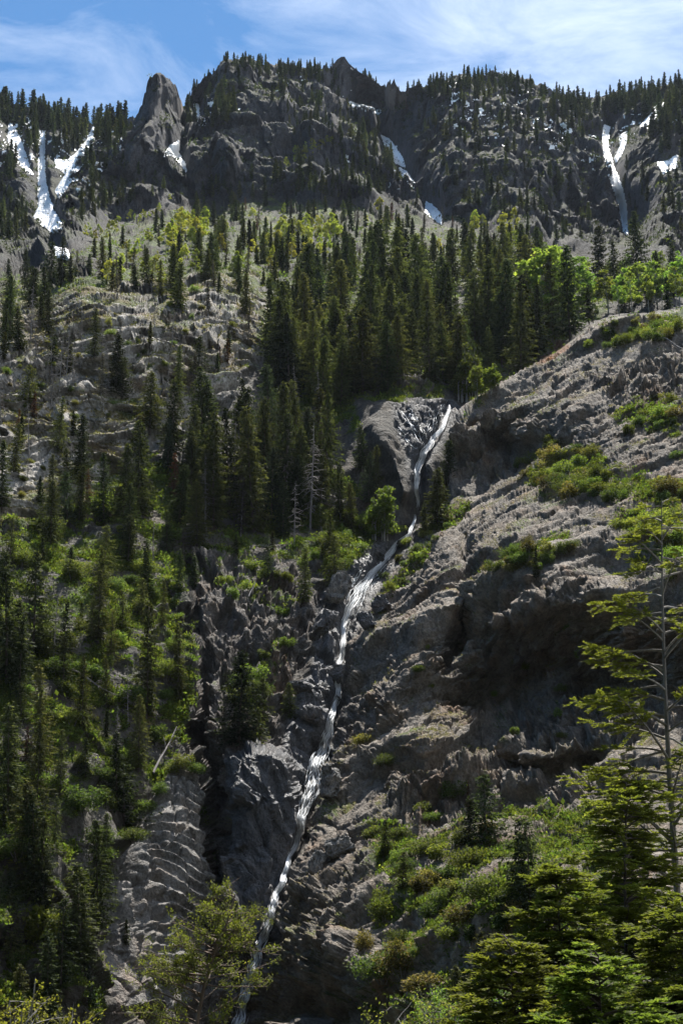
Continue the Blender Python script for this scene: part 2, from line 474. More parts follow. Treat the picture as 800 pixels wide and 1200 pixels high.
HILL = [(-80,1260,118),(100,1260,128),(200,1260,138),(300,1260,148),(420,1260,150),(600,1260,160),(880,1260,170),
 (-60,1100,122),(60,1100,130),(150,1100,142),(210,1100,149),(300,1100,150),(400,1100,153),
 (-60,1000,130),(80,1000,140),(150,1000,150),(210,1000,154),(300,1000,157),(380,1000,160),
 (-60,900,142),(100,900,155),(200,900,164),(290,900,166),(350,900,171),(420,900,176),
 (-60,750,162),(100,750,174),(200,750,183),(300,750,187),(390,750,193),(450,750,197),
 (-60,620,192),(100,620,206),(250,620,217),(400,620,226),(470,630,228),(540,620,250),
 (-60,500,220),(100,500,231),(250,500,246),(350,500,257),(430,560,240),(480,560,238),(430,490,252),(500,480,256),(560,480,266),
 (400,440,282),(540,440,286),(640,420,296),
 (-60,410,240),(100,400,252),(250,400,269),(450,400,290),(600,400,302),(740,400,306),(860,400,300),
 (-60,350,262),(100,350,272),(250,350,289),(450,350,320),(600,350,338),(760,350,345),(870,350,340),
 (-60,315,330),(100,300,352),(250,300,372),(450,300,405),(600,300,420),(760,310,415),(870,310,410),
 (-60,275,545),(40,275,548),(130,262,560),(250,260,575),(330,255,575),(450,265,572),(560,270,590),(640,280,600),(735,285,618),(860,290,585),
 (-60,220,600),(50,225,625),(100,220,608),(190,200,622),(260,215,618),(350,205,640),(430,230,642),(500,250,640),(540,220,640),(620,220,652),(722,220,690),(790,220,640),(870,230,620),
 (-60,170,680),(60,180,700),(130,180,660),(190,150,640),(225,160,680),(290,150,680),(370,160,700),(440,170,760),(530,170,720),(620,160,735),(710,170,770),(790,170,700),(870,170,690),
 (-60,130,770),(60,138,780),(125,155,740),(190,105,650),(228,120,745),(270,85,720),(330,85,770),(400,75,790),(445,115,840),(460,105,770),(560,95,800),(650,115,830),(710,118,850),(800,105,800),(880,95,790),
 (0,40,860),(300,30,850),(600,40,870),(800,40,860)]
OUT_ = [(540,480,250),(600,440,258),(665,402,263),(720,370,264),(800,360,257),(880,345,250),(560,450,258),
 (530,568,238),(560,505,243),(560,562,237),(600,500,239),(605,552,233),(610,585,212),(700,480,224),(800,470,217),(700,560,203),(800,560,193),
 (520,605,224),(560,640,198),(620,640,186),(480,700,202),(535,690,188),(575,690,181),(620,685,174),(720,640,174),(720,690,160),(820,640,164),(820,690,150),
 (450,760,187),(520,760,176),(570,760,178),(620,760,171),(720,760,157),(820,760,147),
 (420,850,174),(500,850,166),(560,850,172),(620,850,168),(720,850,154),(820,850,144),
 (390,920,166),(500,890,158),(500,930,155),(620,888,151),(620,940,147),(720,888,139),(720,938,134),(820,890,130),(820,940,125),
 (350,1000,158),(450,1010,140),(600,1020,118),(750,1020,102),(850,1020,94),
 (315,1100,150),(360,1100,140),(420,1100,128),(600,1120,100),(750,1120,85),(860,1120,80),
 (300,1260,141),(350,1260,130),(420,1260,116),(600,1260,85),(860,1260,62)]
OUTPOLY = [(536,484),(545,474),(560,463),(600,441),(640,421),(662,404),(690,382),(720,371),(760,369),(800,361),(900,338),(1300,270),(1300,1560),(262,1560),(275,1260),(286,1195),(306,1115),
           (328,1050),(344,1000),(358,962),(382,898),(398,832),(414,752),(436,700),(466,648),(484,622),(505,606),(524,590),(527,560),(530,520)]
dH = tps(HILL)
dR = tps(OUT_)
s_out = sdf(OUTPOLY)
wR_c = smooth(-2.5, 2.5, s_out)
# where the outcrop's left edge meets the stream the two surfaces blend; its upper rim is a true step
lower = smooth(600, 720, CGY)
wR_d = smooth(-3 - 9 * lower, 3 + 9 * lower, s_out)
Dc = np.exp(np.log(dH) * (1 - wR_d) + np.log(np.minimum(dR, dH + 60)) * wR_d)

# explicit gullies (+ away from the camera) and ribs (-)
def carve(pts, width, depth):
    global Dc
    d, _ = segdist(pts, False)
    Dc = Dc + depth * np.exp(-(d / width) ** 2)
carve([(55,170),(50,215),(55,255),(65,280)], 10, 12)
carve([(105,160),(80,195),(62,225)], 8, 8)
carve([(715,150),(712,190),(722,225),(734,275)], 12, 20)
carve([(430,130),(455,175),(478,210),(505,255)], 12, 18)
carve([(212,130),(222,165),(205,195),(222,215)], 9, 22)
carve([(192,100),(193,140),(200,190)], 3.5, 9)
carve([(190,96),(178,130),(165,175),(150,205)], 12, -14)
carve([(290,90),(262,120),(255,170),(270,200)], 13, -18)
carve([(345,110),(350,160),(340,190)], 14, 14)
carve([(550,110),(530,170),(520,230)], 16, -16)
carve([(600,150),(610,210),(600,250)], 12, 14)
carve([(640,190),(655,240),(675,280)], 14, -18)
carve([(770,150),(760,220),(770,280)], 18, -16)
carve([(420,185),(425,235),(430,255)], 9, -8)
carve([(222,660),(232,720),(240,800),(243,880)], 6, 5)                     # dark gully left of the buttress
carve([(232,860),(250,930),(256,1000),(262,1070),(262,1130)], 9, 9)
carve([(298,895),(312,960),(318,1020),(300,1080)], 20, -9)
carve([(478,630),(452,655),(425,690),(405,740),(398,800),(388,850),(365,915),(348,985),(322,1060),(296,1140),(280,1210),(272,1300)], 11, 6)
carve([(545,628),(548,690),(540,750),(520,790)], 9, 7)
carve([(520,640),(505,700),(480,770),(455,820)], 16, -3)
carve([(650,770),(690,800)], 34, 6)
carve([(560,505),(600,525)], 13, 6)
carve([(580,730),(640,712),(720,700)], 9, -3)
carve([(600,850),(680,835),(740,850)], 11, -4)
carve([(560,890),(640,905),(700,885)], 10, 5)
carve([(520,478),(510,515),(492,545),(489,600)], 7, 5)
carve([(440,500),(460,530),(475,575)], 14, -5)

# the dark buttress left of the falls: one block with its own front, top and sides
BUTT = [(264,892),(280,884),(301,876),(322,882),(338,893),(343,930),(352,965),(338,1000),(322,1045),(308,1085),(296,1110),(284,1080),(278,1030),(268,985),(270,930)]
cB = smooth(-2.5, 2.5, sdf(BUTT))
Dc = Dc * (1 - cB) + cB * (159 - .035 * (CGY - 890) + .05 * (CGX - 300) * (CGX > 318) + .10 * np.maximum(0, 290 - CGX) + .02 * (CGX - 318))
# the grid of the relief: columns of photo x, rows from the ridge down past the bottom edge of the frame
DX = 1.25
gx = np.concatenate([np.arange(-280, -30, 4.0), np.arange(-30, 830, DX), np.arange(830, 1090, 4.0)])
NY = 1000
t = np.linspace(0, 1, NY)
XX = np.repeat(gx[None], NY, 0)
ys = ysky(gx)
TT = np.repeat(t[:, None], len(gx), 1)
YBOT = 1262.0
YY = ys[None] + (YBOT - ys)[None] * TT
DD = samp(Dc, XX, YY)
P = ray(XX, YY) * DD[..., None]
NR, NC = YY.shape

def normals(Pg):
    du = np.gradient(Pg, axis=1); dv = np.gradient(Pg, axis=0)
    n = np.cross(dv, du)
    n /= np.maximum(np.linalg.norm(n, axis=-1, keepdims=True), 1e-9)
    flip = (n * Pg).sum(-1, keepdims=True) > 0
    return np.where(flip, -n, n)

def blur(a, k):
    for _ in range(2):
        for ax in (0, 1):
            c = np.cumsum(np.concatenate([np.repeat(a.take([0], ax), k + 1, ax), a, np.repeat(a.take([-1], ax), k, ax)], ax), axis=ax)
            n = a.shape[ax]
            a = (c.take(range(2 * k + 1, 2 * k + 1 + n), ax) - c.take(range(0, n), ax)) / (2 * k + 1)
    return a

Nrm = normals(P)
Nrm = blur(Nrm, 6); Nrm /= np.maximum(np.linalg.norm(Nrm, axis=-1, keepdims=True), 1e-9)

# image-space regions -> soft masks on the relief (they only say where which kind of ground lies)
def region(pts, soft=6.0):
    return smooth(-soft, soft, sdf(pts))
yb = np.interp(CGX, *np.array(MB, float).T)
cM = smooth(8, -8, CGY - yb)
LEDGE = [(-90,352),(60,345),(150,330),(200,322),(300,318),(320,360),(300,430),(265,470),(200,520),(110,585),(40,610),(-90,640)]
cL = region(LEDGE, 12)
SLAB = [(204,905),(217,885),(232,925),(240,985),(245,1060),(243,1130),(232,1175),(190,1190),(150,1175),(122,1130),(120,1060),(130,1020),(150,990),(165,955),(185,930)]
q_ = np.stack([CGX / 16, CGY / 16, CGX * 0], -1).reshape(-1, 3)
cS = smooth(-3, 3, sdf(SLAB) + 11 * fbm(q_, 3, 150).reshape(CGX.shape))
WETP = [(268,885),(300,874),(330,880),(336,850),(345,815),(365,790),(372,740),(372,705),(398,675),(440,640),(480,622),(486,640),(462,668),(430,720),(415,775),(404,840),(392,890),(372,930),(358,985),(335,1045),(312,1090),(296,1040),(280,980),(268,930)]
cW = region(WETP, 5)
WET2 = [(460,478),(485,470),(530,468),(540,478),(522,510),(505,535),(498,575),(488,592),(482,560),(478,530),(462,505)]
cW2 = region(WET2, 4)
GORGE = [(225,640),(330,655),(372,700),(340,870),(300,1100),(280,1270),(120,1270),(150,1010),(205,900),(232,860)]
cC = region(GORGE, 8)
cO = wR_c

S = lambda a: samp(a, XX, YY).ravel()
mM, mL, mS, mC, mO = S(cM), S(cL) * (1 - S(cM)), S(cS), S(cC), S(cO)
mB = S(cB)
FALLS_ = [(479,628),(452,655),(430,684),(407,722),(399,775),(393,826),(379,876),(364,926),(351,975),(335,1021),(317,1080),(295,1140),(279,1205),(272,1262)]
mW = np.clip(np.maximum(S(cW) + S(cW2), np.exp(-(S(segdist(FALLS_, False)[0]) / 13) ** 2)) , 0, 1)
mW = np.maximum(mW, mB)
mO = mO * (1 - mM)
mG = np.clip(1 - mM - mL - mS - mC - mO - mW, 0, 1)          # turf slopes
px = XX.ravel(); py = YY.ravel()
p = P.reshape(-1, 3).astype(np.float32)
nv = Nrm.reshape(-1, 3).astype(np.float32)
disp = np.zeros(len(p), np.float32)
dhor = np.zeros(len(p), np.float32)          # straight out of the hillside, for ledges and cliffs

def saw(ph, sharp=0.18):
    """rises slowly, falls back quickly: ledge = tread + riser"""
    f = ph - np.floor(ph)
    return np.where(f < 1 - sharp, f / (1 - sharp), (1 - f) / sharp) - 0.5

def on(mask, fn):
    k = np.nonzero(mask > 0.01)[0]
    r_ = fn(p[k], k)
    r_, h_ = r_ if isinstance(r_, tuple) else (r_, None)
    disp[k] += (r_ * mask[k]).astype(np.float32)
    if h_ is not None: dhor[k] += (h_ * mask[k]).astype(np.float32)

def d_mountain(q, k):
    w = q + 9 * np.stack([fbm(q / 80, 2, 5), fbm(q / 80, 2, 6), fbm(q / 80, 2, 7)], 1)
    rim = smooth(2, 42, py[k] - ysky(px[k]))                       # the crest keeps its outline
    lean = np.stack([w[:, 0] - 0.22 * w[:, 2], w[:, 1], w[:, 2]], 1)
    rim2 = .3 + .7 * rim
    d = 4 * fbm(q / np.array([55, 70, 75]), 2, 20) * rim2
    hz = 12 * fbm(lean / np.array([48, 90, 420]), 2, 21, ridged=True) * rim2
    hz += 6.0 * fbm(lean / np.array([15, 30, 170]), 2, 25, ridged=True) * rim2
    lw = lean + 2.5 * np.stack([fbm(q / 14, 3, 27), fbm(q / 14, 3, 28), fbm(q / 14, 3, 29)], 1)
    v, e = facet(lw / np.array([26, 34, 62]), 3)
    hz += 5.0 * v * rim2 - 2.0 * smooth(.05, 0, e)
    v, e = facet(lw / np.array([9, 12, 21]), 4)
    hz += 3.0 * v - 1.3 * smooth(.07, 0, e)
    v, e = facet(lw / np.array([3.6, 4.5, 7]), 5)
    hz += 1.5 * v - .5 * smooth(.08, 0, e)
    ph = (w[:, 2] + 0.18 * w[:, 0]) / 42 + 0.5 * fbm(q / 90, 2, 31)
    hz += 16 * saw(ph, 0.35) * np.clip(0.35 + 1.7 * fbm(q / 90, 2, 33), 0.0, 1) * (.1 + .9 * rim)
    hz += 3.0 * saw((w[:, 2] + .22 * w[:, 0]) / 9.0 + 0.4 * fbm(q / 25, 2, 34), 0.35) * np.clip(.5 + 1.5 * fbm(q / 40, 2, 35), 0, 1)
    d += 0.8 * fbm(q / np.array([5, 5, 4]), 3, 41)
    return d, hz

def strat(q, dip, tilt, wob, seed):
    """bed number direction for strata that rise to the right"""
    return (q[:, 2] - dip * q[:, 0] + tilt * q[:, 1]) + wob * fbm(q / 14, 3, seed)

def d_ledge(q, k):
    s = strat(q, 0.58, 0.0, 8.0, 51)
    bed = np.stack([q[:, 0], q[:, 1], s * 2.5], 1)                  # long in the bedding, thin across it
    m = np.clip(0.5 + 1.9 * fbm(q / 34, 2, 55), 0.1, 1.15)
    hz = 5.6 * saw(s / 7.6, 0.45) * m + 2.2 * saw(s / 2.4 + 0.5 * fbm(q / 9, 2, 56), 0.45) * np.clip(.55 + 1.4 * fbm(q / 12, 2, 54), 0, 1)
    d = 2.2 * fbm(q / 28, 3, 57)
    wq = 1.2 * np.stack([fbm(q / 6, 3, 58), fbm(q / 6, 3, 59), fbm(q / 6, 3, 60)], 1)
    v, e = facet((bed + wq) / np.array([9, 9, 7]), 9)
    hz += 1.6 * v - .6 * smooth(.06, 0, e)
    v, e = facet((bed + wq) / np.array([3.2, 4, 2.6]), 10)
    hz += 0.4 * v - .2 * smooth(.08, 0, e)
    d += .2 * fbm(q / 1.5, 2, 61)
    return d, hz

def d_out(q, k):
    s = strat(q, 0.40, -0.05, 5.0, 61) + 7 * fbm(q / 48, 2, 76)
    bed = np.stack([q[:, 0], q[:, 1], s * 3.0], 1)
    steep = np.clip(S_steep[k], 0, 1)
    m = np.clip(0.4 + 2.6 * fbm(q / 20, 3, 65), 0.0, 1.35)
    d = (2.2 + 1.4 * steep) * saw(s / 8.5, 0.25) * m + 0.3 * saw(s / 2.5 + 0.5 * fbm(q / 9, 2, 66), 0.35) * np.clip(.6 + fbm(q / 8, 2, 63), .1, 1)
    d += 2.8 * fbm(q / 20, 3, 67)
    wq = 1.0 * np.stack([fbm(q / 5, 3, 68), fbm(q / 5, 3, 62), fbm(q / 5, 3, 60)], 1)
    # upright fracture faces on the steep parts, leaning a little
    cq = np.stack([q[:, 0] - 0.3 * q[:, 2], q[:, 1] * .7, q[:, 2] * 0.42], 1) + wq
    v, e = facet(cq / 2.6, 11)
    d += (0.08 + 1.35 * steep) * v - (.15 + .7 * steep) * smooth(0.06, 0, e)
    v, e = facet((cq * np.array([1, 1, .7]) + 3.3) / 1.05, 39)
    d += .55 * steep * v - .3 * steep * smooth(.07, 0, e)
    v, e = facet((bed + 1.5 * wq) / np.array([6.5, 7, 5.5]), 12)
    d += (.55 + .3 * steep) * v - .4 * smooth(.06, 0, e)
    v, e = facet((bed + wq) / np.array([2.2, 2.4, 1.9]), 13)
    d += (.24 + .4 * steep) * v - .15 * smooth(.08, 0, e)
    v, e = facet((q + .3 * wq) / np.array([.9, 1., .8]), 14)
    d += (.09 + .2 * steep) * v
    d += 0.06 * fbm(q / 0.5, 2, 72)
    hz = 4.2 * saw(s / 8.5, 0.45) * m * (1 - .5 * steep) + 0.8 * saw(s / 3.2 + 0.6 * fbm(q / 9, 2, 66), 0.45) * np.clip(.4 + 1.5 * fbm(q / 10, 2, 74), 0, 1)
    return d, hz

def d_turf(q, k):
    d = 3.2 * fbm(q / 16, 3, 71) + 1.0 * fbm(q / 4, 3, 73)
    r = np.clip(fbm(q / 20, 3, 75) * 3, 0, 1)                     # rock breaking through
    v, e = facet((q + 1.2 * fbm(q / 5, 2, 78)[:, None]) / np.array([3, 3, 4.5]), 33)
    d += r * (2.2 * v - 0.6 * smooth(0.08, 0, e))
    d += 1.5 * saw(q[:, 2] / 6 + fbm(q / 9, 2, 77), 0.3) * r
    return d

def d_gorge(q, k):
    # upright slabs, tall cracks
    wv = np.stack([fbm(q / 6, 3, 81), fbm(q / 6, 3, 82), fbm(q / 6, 3, 84)], 1)
    cq = np.stack([q[:, 0] + 0.22 * q[:, 2], q[:, 1] * 0.5, q[:, 2] * 0.16], 1) + 1.3 * wv
    v, e = facet(cq / 2.9, 15)
    d = 2.1 * v - 0.8 * smooth(0.07, 0, e)
    v, e = facet((cq + .3 * wv) / np.array([.95, .95, .6]), 16)
    d += 0.8 * v - .25 * smooth(.08, 0, e)
    v, e = facet(q / np.array([.8, .8, 1.2]), 36)
    d += .28 * v
    d += 2.4 * fbm(q / 14, 3, 83) + 0.1 * fbm(q / .6, 2, 85)
    d += 1.5 * saw(q[:, 2] / 9 + fbm(q / 10, 2, 87), 0.25)
    return d

def d_wet(q, k):
    # thin folded flakes that hang down to the right, polished by the water
    w = q + 1.8 * np.stack([fbm(q / 6, 3, 91), fbm(q / 6, 3, 92), fbm(q / 6, 3, 93)], 1)
    u = w[:, 0] * 0.88 + w[:, 2] * 0.47
    v = -w[:, 0] * 0.47 + w[:, 2] * 0.88
    cq = np.stack([u, w[:, 1] * 0.5, v * 0.25], 1)
    d = 0.9 * fbm(cq / 2.0, 3, 95, ridged=True)
    fv, e = facet(np.stack([u, w[:, 1] * .6, v * 0.42], 1) / 3.4, 18)
    d += 1.3 * fv - .5 * smooth(.06, 0, e)
    fv, e = facet(np.stack([u, w[:, 1] * .6, v * 0.35], 1) / 1.0, 17)
    d += .4 * fv - .2 * smooth(.08, 0, e)
    fv, e = facet(q / np.array([.45, .5, .6]), 37)
    d += .16 * fv
    d += .7 * saw(v / 4.2 + 0.5 * fbm(q / 5, 2, 96), 0.4)
    d += 0.06 * fbm(q / 0.4, 2, 97)
    return d

def d_slab(q, k):
    # bedding ripples stacked one above another, swinging as they cross the slab
    xs = (px[k] - 202) / 40.0
    w = q[:, 2] + 0.9 * xs * np.abs(xs) + 2.2 * fbm(q / 7, 2, 101) + 0.34 * fbm(q / 1.8, 3, 102)
    rib = smooth(158, 178, px[k] + 8 * fbm(q / 3, 2, 107)) * smooth(1150, 1120, py[k])
    d = 0.95 * saw(w / 1.3, 0.5) * np.clip(0.75 + 1.1 * fbm(q / 3.5, 3, 103), 0.1, 1.2) * rib
    d += 1.6 * (1 - xs * xs) + 0.14 * fbm(q / 0.6, 3, 104) + 0.4 * fbm(q / 3.0, 3, 106)
    cq = np.stack([q[:, 0] + 0.25 * q[:, 2], q[:, 1] * .5, q[:, 2] * 0.3], 1) + .8 * fbm(q / 3, 3, 109)[:, None]
    v, e = facet(cq / 1.6, 20)
    d += (1 - rib) * (1.5 * v - .5 * smooth(.08, 0, e))
    col = np.stack([q[:, 0] + 0.2 * q[:, 2], q[:, 1] * .3, q[:, 2] * 0.1], 1) + .5 * fbm(q / 3, 2, 108)[:, None]
    a, b, c = worley(col / 2.6, 19)
    d += -0.7 * smooth(0.06, 0, b - a) + .3 * (c - .5)
    return d

gz = np.gradient(P, axis=0)
S_steep = smooth(0.75, 0.35, np.abs(Nrm[..., 2])).ravel()
# cliffs of the outcrop: the dark faces under the benches
CLIFF = [[(548,690),(640,690),(720,700),(800,720),(800,860),(700,880),(600,900),(540,860),(545,760)], [(528,505),(600,495),(612,540),(590,568),(530,560)],
         [(420,880),(560,900),(690,900),(720,930),(600,960),(480,960)], [(690,440),(800,420),(800,470),(720,470)], [(330,1060),(420,1000),(400,1260),(300,1260)]]
cCl = np.zeros_like(CGX)
for c_ in CLIFF: cCl = np.maximum(cCl, region(c_, 10))
S_steep = np.maximum(S_steep, S(cCl))

on(mM, d_mountain); on(mL, d_ledge); on(mO, d_out); on(mG, d_turf); on(mC * (1 - mW) * (1 - mS), d_gorge); on(mW * (1 - .8 * mO) * (1 - .35 * mB), d_wet); on(mS, d_slab)
SNOWP = [
 ([(48,158),(53,158),(52,185),(54,215),(62,245),(72,262),(74,276),(60,272),(40,258),(46,240),(46,200)], 'long white snow gully at far left, fanning out at its foot'),
 ([(110,150),(111,168),(100,190),(88,205),(78,222),(70,232),(66,225),(78,205),(68,196),(64,188),(80,190),(98,172)], 'snow branch slanting down from the upper right into the far-left gully'),
 ([(12,145),(20,155),(32,185),(38,205),(34,206),(22,188),(10,165)], 'thin snow streak at the far-left edge under the crest trees'),
 ([(60,290),(80,296),(82,306),(68,302)], 'small low snow remnant below the far-left gully'),
 ([(200,172),(209,166),(208,180),(217,192),(218,202),(210,190),(202,182),(190,184)], 'snow patch at the right foot of the rock spire'),
 ([(228,123),(232,124),(236,144),(240,148),(234,148)], 'thin snow chute in the notch right of the rock spire'),
 ([(447,160),(456,164),(471,184),(474,196),(464,192),(453,177)], 'narrow snow strip on the central slope under the notch'),
 ([(468,198),(478,204),(486,216),(484,220),(472,208)], 'grey thin snow strip in the middle of the central gully'),
 ([(500,238),(506,240),(518,254),(517,263),(506,256),(498,250)], 'small bright snow patch where the central gully meets the trees'),
 ([(410,120),(424,124),(446,130),(444,134),(428,131),(412,126)], 'flat snow ledge just below the notch'),
 ([(408,74),(418,78),(428,86),(424,88),(412,80)], 'snow patch beside the summit notch rock'),
 ([(707,148),(714,150),(711,170),(718,195),(727,215),(733,240),(735,276),(730,272),(725,242),(716,215),(709,190),(705,165)], 'long white snow chute on the right side of the mountain'),
 ([(726,160),(734,156),(732,172),(722,190),(720,186),(727,172)], 'short snow finger right of the long right-hand chute'),
 ([(772,120),(777,122),(770,135),(756,148),(750,148),(762,136)], 'slanting snow patch among the crest trees at far right'),
 ([(770,192),(782,190),(792,184),(793,196),(776,204)], 'snow patch on the right-hand rock face')]
FALLS = [[(479,628),(465,641),(452,655),(441,668),(430,684),(416,700),(407,722),(402,745),(399,775),(397,800),(393,826),(387,850),(379,876),(371,900),(364,926),(357,950),(351,975),(345,996),(335,1021),(325,1050),(317,1080),(307,1106),(295,1140),(285,1180),(279,1205),(272,1262)],
         [(526,476),(521,494),(514,510),(505,521),(496,532),(490,546),(489,560),(488,578),(487,600)]]
dF = np.minimum(segdist(FALLS[0], False)[0], segdist(FALLS[1], False)[0])
sS = np.full(CGX.shape, -1e9)
for q_, _l in SNOWP: sS = np.maximum(sS, sdf(q_))
spire = np.exp(-((px - 192) / 24) ** 2 - ((py - 128) / 40) ** 2)
dlog = np.abs(np.gradient(np.log(DD), axis=0)).ravel()
jump = 1 - .95 * smooth(.006, .02, dlog) * (py < 560)                # hidden ground behind a rim stays plain
calm = jump * (1 - 0.85 * np.exp(-(S(dF) / 11.0) ** 2)) * (1 - .9 * smooth(-12, 1, S(sS))) * (1 - .6 * spire)                     # the stream has worn its bed smooth
dg = (disp * calm).reshape(NR, NC)
P = P + Nrm * dg[..., None]
P[..., 1] -= (dhor * calm).reshape(NR, NC)
Nf = normals(P)
slope_up = Nf[..., 2].ravel()               # 1 = flat
pf = P.reshape(-1, 3).astype(np.float32)

def ground_under(x, y):
    """point of the relief, also where nearer rock hides it"""
    x = np.asarray(x, float); y = np.asarray(y, float)
    fx = np.clip(np.interp(x, gx, np.arange(NC)), 0, NC - 1.001); s = ysky(x)
    fy = np.clip((y - s) / (YBOT - s) * (NY - 1), 0, NR - 1.001)
    ix, iy = fx.astype(int), fy.astype(int)
    a, b = (fx - ix)[..., None], (fy - iy)[..., None]
    return (P[iy, ix] * (1 - a) + P[iy, ix + 1] * a) * (1 - b) + (P[iy + 1, ix] * (1 - a) + P[iy + 1, ix + 1] * a) * b

# which point of the finished relief shows at each photo pixel
ux, vy = project(P)
NEAR_I = np.full((1300, 960), -1, np.int64)
qx = np.round(ux + 80).astype(int).ravel(); qy = np.round(vy).astype(int).ravel()
okk = (qx >= 0) & (qx < 960) & (qy >= 0) & (qy < 1300)
od = np.argsort(-P[..., 1].ravel()); od = od[okk[od]]
NEAR_I[qy[od], qx[od]] = od
for _ in range(6):
    for sh_ in ((1, 0), (0, 1), (0, -1), (-1, 0)):
        nb_ = np.roll(NEAR_I, sh_, (0, 1)); NEAR_I = np.where(NEAR_I < 0, nb_, NEAR_I)
def ground(x, y):
    x = np.asarray(x, float); y = np.asarray(y, float)
    k = NEAR_I[np.clip(np.round(y).astype(int), 0, 1299), np.clip(np.round(x + 80).astype(int), 0, 959)]
    k = np.where(k < 0, NEAR_I[1200, 480], k)
    return P.reshape(-1, 3)[k]

# ---- albedo of the ground
def rag(polys, soft, amp, scale=9.0, seed=200):
    """ragged mask from polygons"""
    sd = np.full(CGX.shape, -1e9)
    for q in polys: sd = np.maximum(sd, sdf(q))
    s = S(sd)
    k = np.nonzero(s > -amp * 1.5 - soft)[0]
    o = np.zeros(len(s), np.float32)
    o[k] = smooth(-soft, soft, s[k] + amp * 1.6 * fbm(pf[k] / scale * (200 / np.maximum(pf[k, 1:2], 50)), 4, seed))
    return o
GREEN = [
 [(-90,610),(60,600),(140,560),(220,540),(300,560),(420,560),(450,610),(420,660),(380,690),(350,660),(240,650),(230,700),(225,860),(200,900),(160,960),(130,1020),(120,1270),(-90,1270)],
 [(600,545),(640,515),(700,535),(760,560),(800,570),(800,600),(700,585),(640,590)], [(556,672),(600,640),(660,625),(680,640),(640,660),(600,680)],
 [(690,385),(800,365),(800,400),(720,405)], [(720,480),(800,450),(800,520),(740,510)], [(720,600),(800,590),(800,680),(740,650)],
 [(430,660),(480,620),(540,580),(560,590),(500,650),(450,720),(430,720)], [(380,480),(420,470),(420,510),(390,510)],
 [(430,960),(600,930),(700,940),(760,1270),(400,1270),(440,1080)], [(230,660),(330,660),(350,700),(340,760),(300,880),(270,860),(320,740),(250,690)],
 [(-60,335),(60,318),(130,270),(220,245),(300,238),(420,245),(560,268),(700,300),(800,310),(690,380),(560,470),(420,475),(330,490),(300,370),(240,345)]]
LEDGEG = [[(0,345),(90,330),(290,315),(300,345),(150,360),(0,375)], [(150,380),(300,340),(310,400),(250,460),(200,440)], [(0,470),(60,440),(90,480),(30,520)], [(100,480),(200,440),(240,400),(280,410),(220,470),(120,520)], [(0,390),(100,350),(200,340),(140,370),(60,410)], [(60,560),(150,520),(200,560),(150,600),(60,620)], [(0,600),(60,560),(120,580),(60,640),(0,640)]]
green = rag(GREEN, 6, 12, 9, 201)
lg = rag(LEDGEG, 6, 14, 8, 203)
flat = smooth(0.55, 0.86, slope_up + 0.18 * fbm(pf / 5.0, 3, 205))
turfn = smooth(-0.12, 0.22, fbm(pf / 7.0, 3, 207))
veg = np.clip(mL * 0.9 * smooth(.3, .7, slope_up) * smooth(-.05, .3, fbm(pf / 10, 3, 223)) + green * smooth(0.12, 0.45, slope_up) * (0.35 + 0.65 * turfn) + lg * smooth(.3, .6, slope_up)
              + flat * turfn * (1.15 * mO + 1.0 * mL + 0.5 * mC), 0, 1)
mscrub = smooth(0.30, 0.62, slope_up + 0.25 * fbm(pf / 25.0, 3, 209)) * mM
veg = np.clip(np.maximum(veg * (1 - mM), mscrub * 0.8) * (1 - 0.85 * mW) * (1 - 0.9 * mS), 0, 1)

n_a = fbm(pf / 11.0, 4, 211)[:, None]; n_b = fbm(pf / 3.2, 3, 213)[:, None]; n_c = fbm(pf / 40.0, 3, 215)[:, None]
C = lambda r, g, b: np.array([[r, g, b]], np.float32)
rock = np.zeros((len(pf), 3), np.float32)
rock += mM[:, None] * (C(.056, .057, .063) * (1 + 0.55 * n_c + 0.35 * n_a) + C(.010, .004, .0) * n_c)
rock += mL[:, None] * (C(.32, .302, .275) * (1 + 0.5 * n_a + 0.3 * n_b))
rock += mO[:, None] * (C(.195, .170, .143) * (1 + 0.55 * n_a + 0.35 * n_b))
rock += mG[:, None] * (C(.085, .078, .068) * (1 + 0.5 * n_a) * (1 - .55 * smooth(380, 320, py))[:, None])
rock += np.clip(mC - mW - mS, 0, 1)[:, None] * (C(.115, .103, .093) * (1 + 0.6 * n_a + 0.3 * n_b))
mWo = np.where(mO > .5, mW * .8, mW)
rock = rock * (1 - (mWo * mO)[:, None]) + (mWo * mO)[:, None] * C(.085, .088, .094) * (1 + .5 * n_b)
rock += (mW * (1 - mO) * (1 - mM))[:, None] * C(.085, .088, .096) * (1 + 0.6 * n_b)
rock += mS[:, None] * (C(.21, .20, .188) * (1 + 0.3 * n_a + 0.3 * n_b))
den = (mM + mL + mO + mG + np.clip(mC - mW - mS, 0, 1) + mW * (1 - mO) * (1 - mM) + mS)[:, None]
rock /= np.maximum(den, 0.3)
rust = smooth(0.16, 0.42, fbm(pf * np.array([1, 1, .5]) / 6.0, 3, 217)) * (mO + 0.7 * mC) * (1 - mW)
rock = rock * (1 - 0.55 * rust[:, None]) + C(.17, .10, .055) * 0.55 * rust[:, None]
soil = rag([[(630,432),(640,412),(655,403),(668,404),(664,414),(650,425)]], 3, 3, 4, 219)
grassc = C(.068, .092, .022) * (1 + 0.6 * n_b + 0.4 * n_a)
dry = smooth(0.0, 0.35, fbm(pf / 9.0, 3, 221) + 0.22 * (mO + mL) - 0.14 * mG)[:, None]
grassc = grassc * (1 - dry) + C(.145, .118, .055) * (1 + 0.5 * n_b) * dry
mtg = C(.030, .034, .017) * (1 + 0.5 * n_a)
grassc = grassc * (1 - mM[:, None]) + mtg * mM[:, None]
vg = smooth(0.3, 0.62, veg + 0.22 * n_b[:, 0])[:, None]
alb = rock * (1 - vg) + grassc * vg
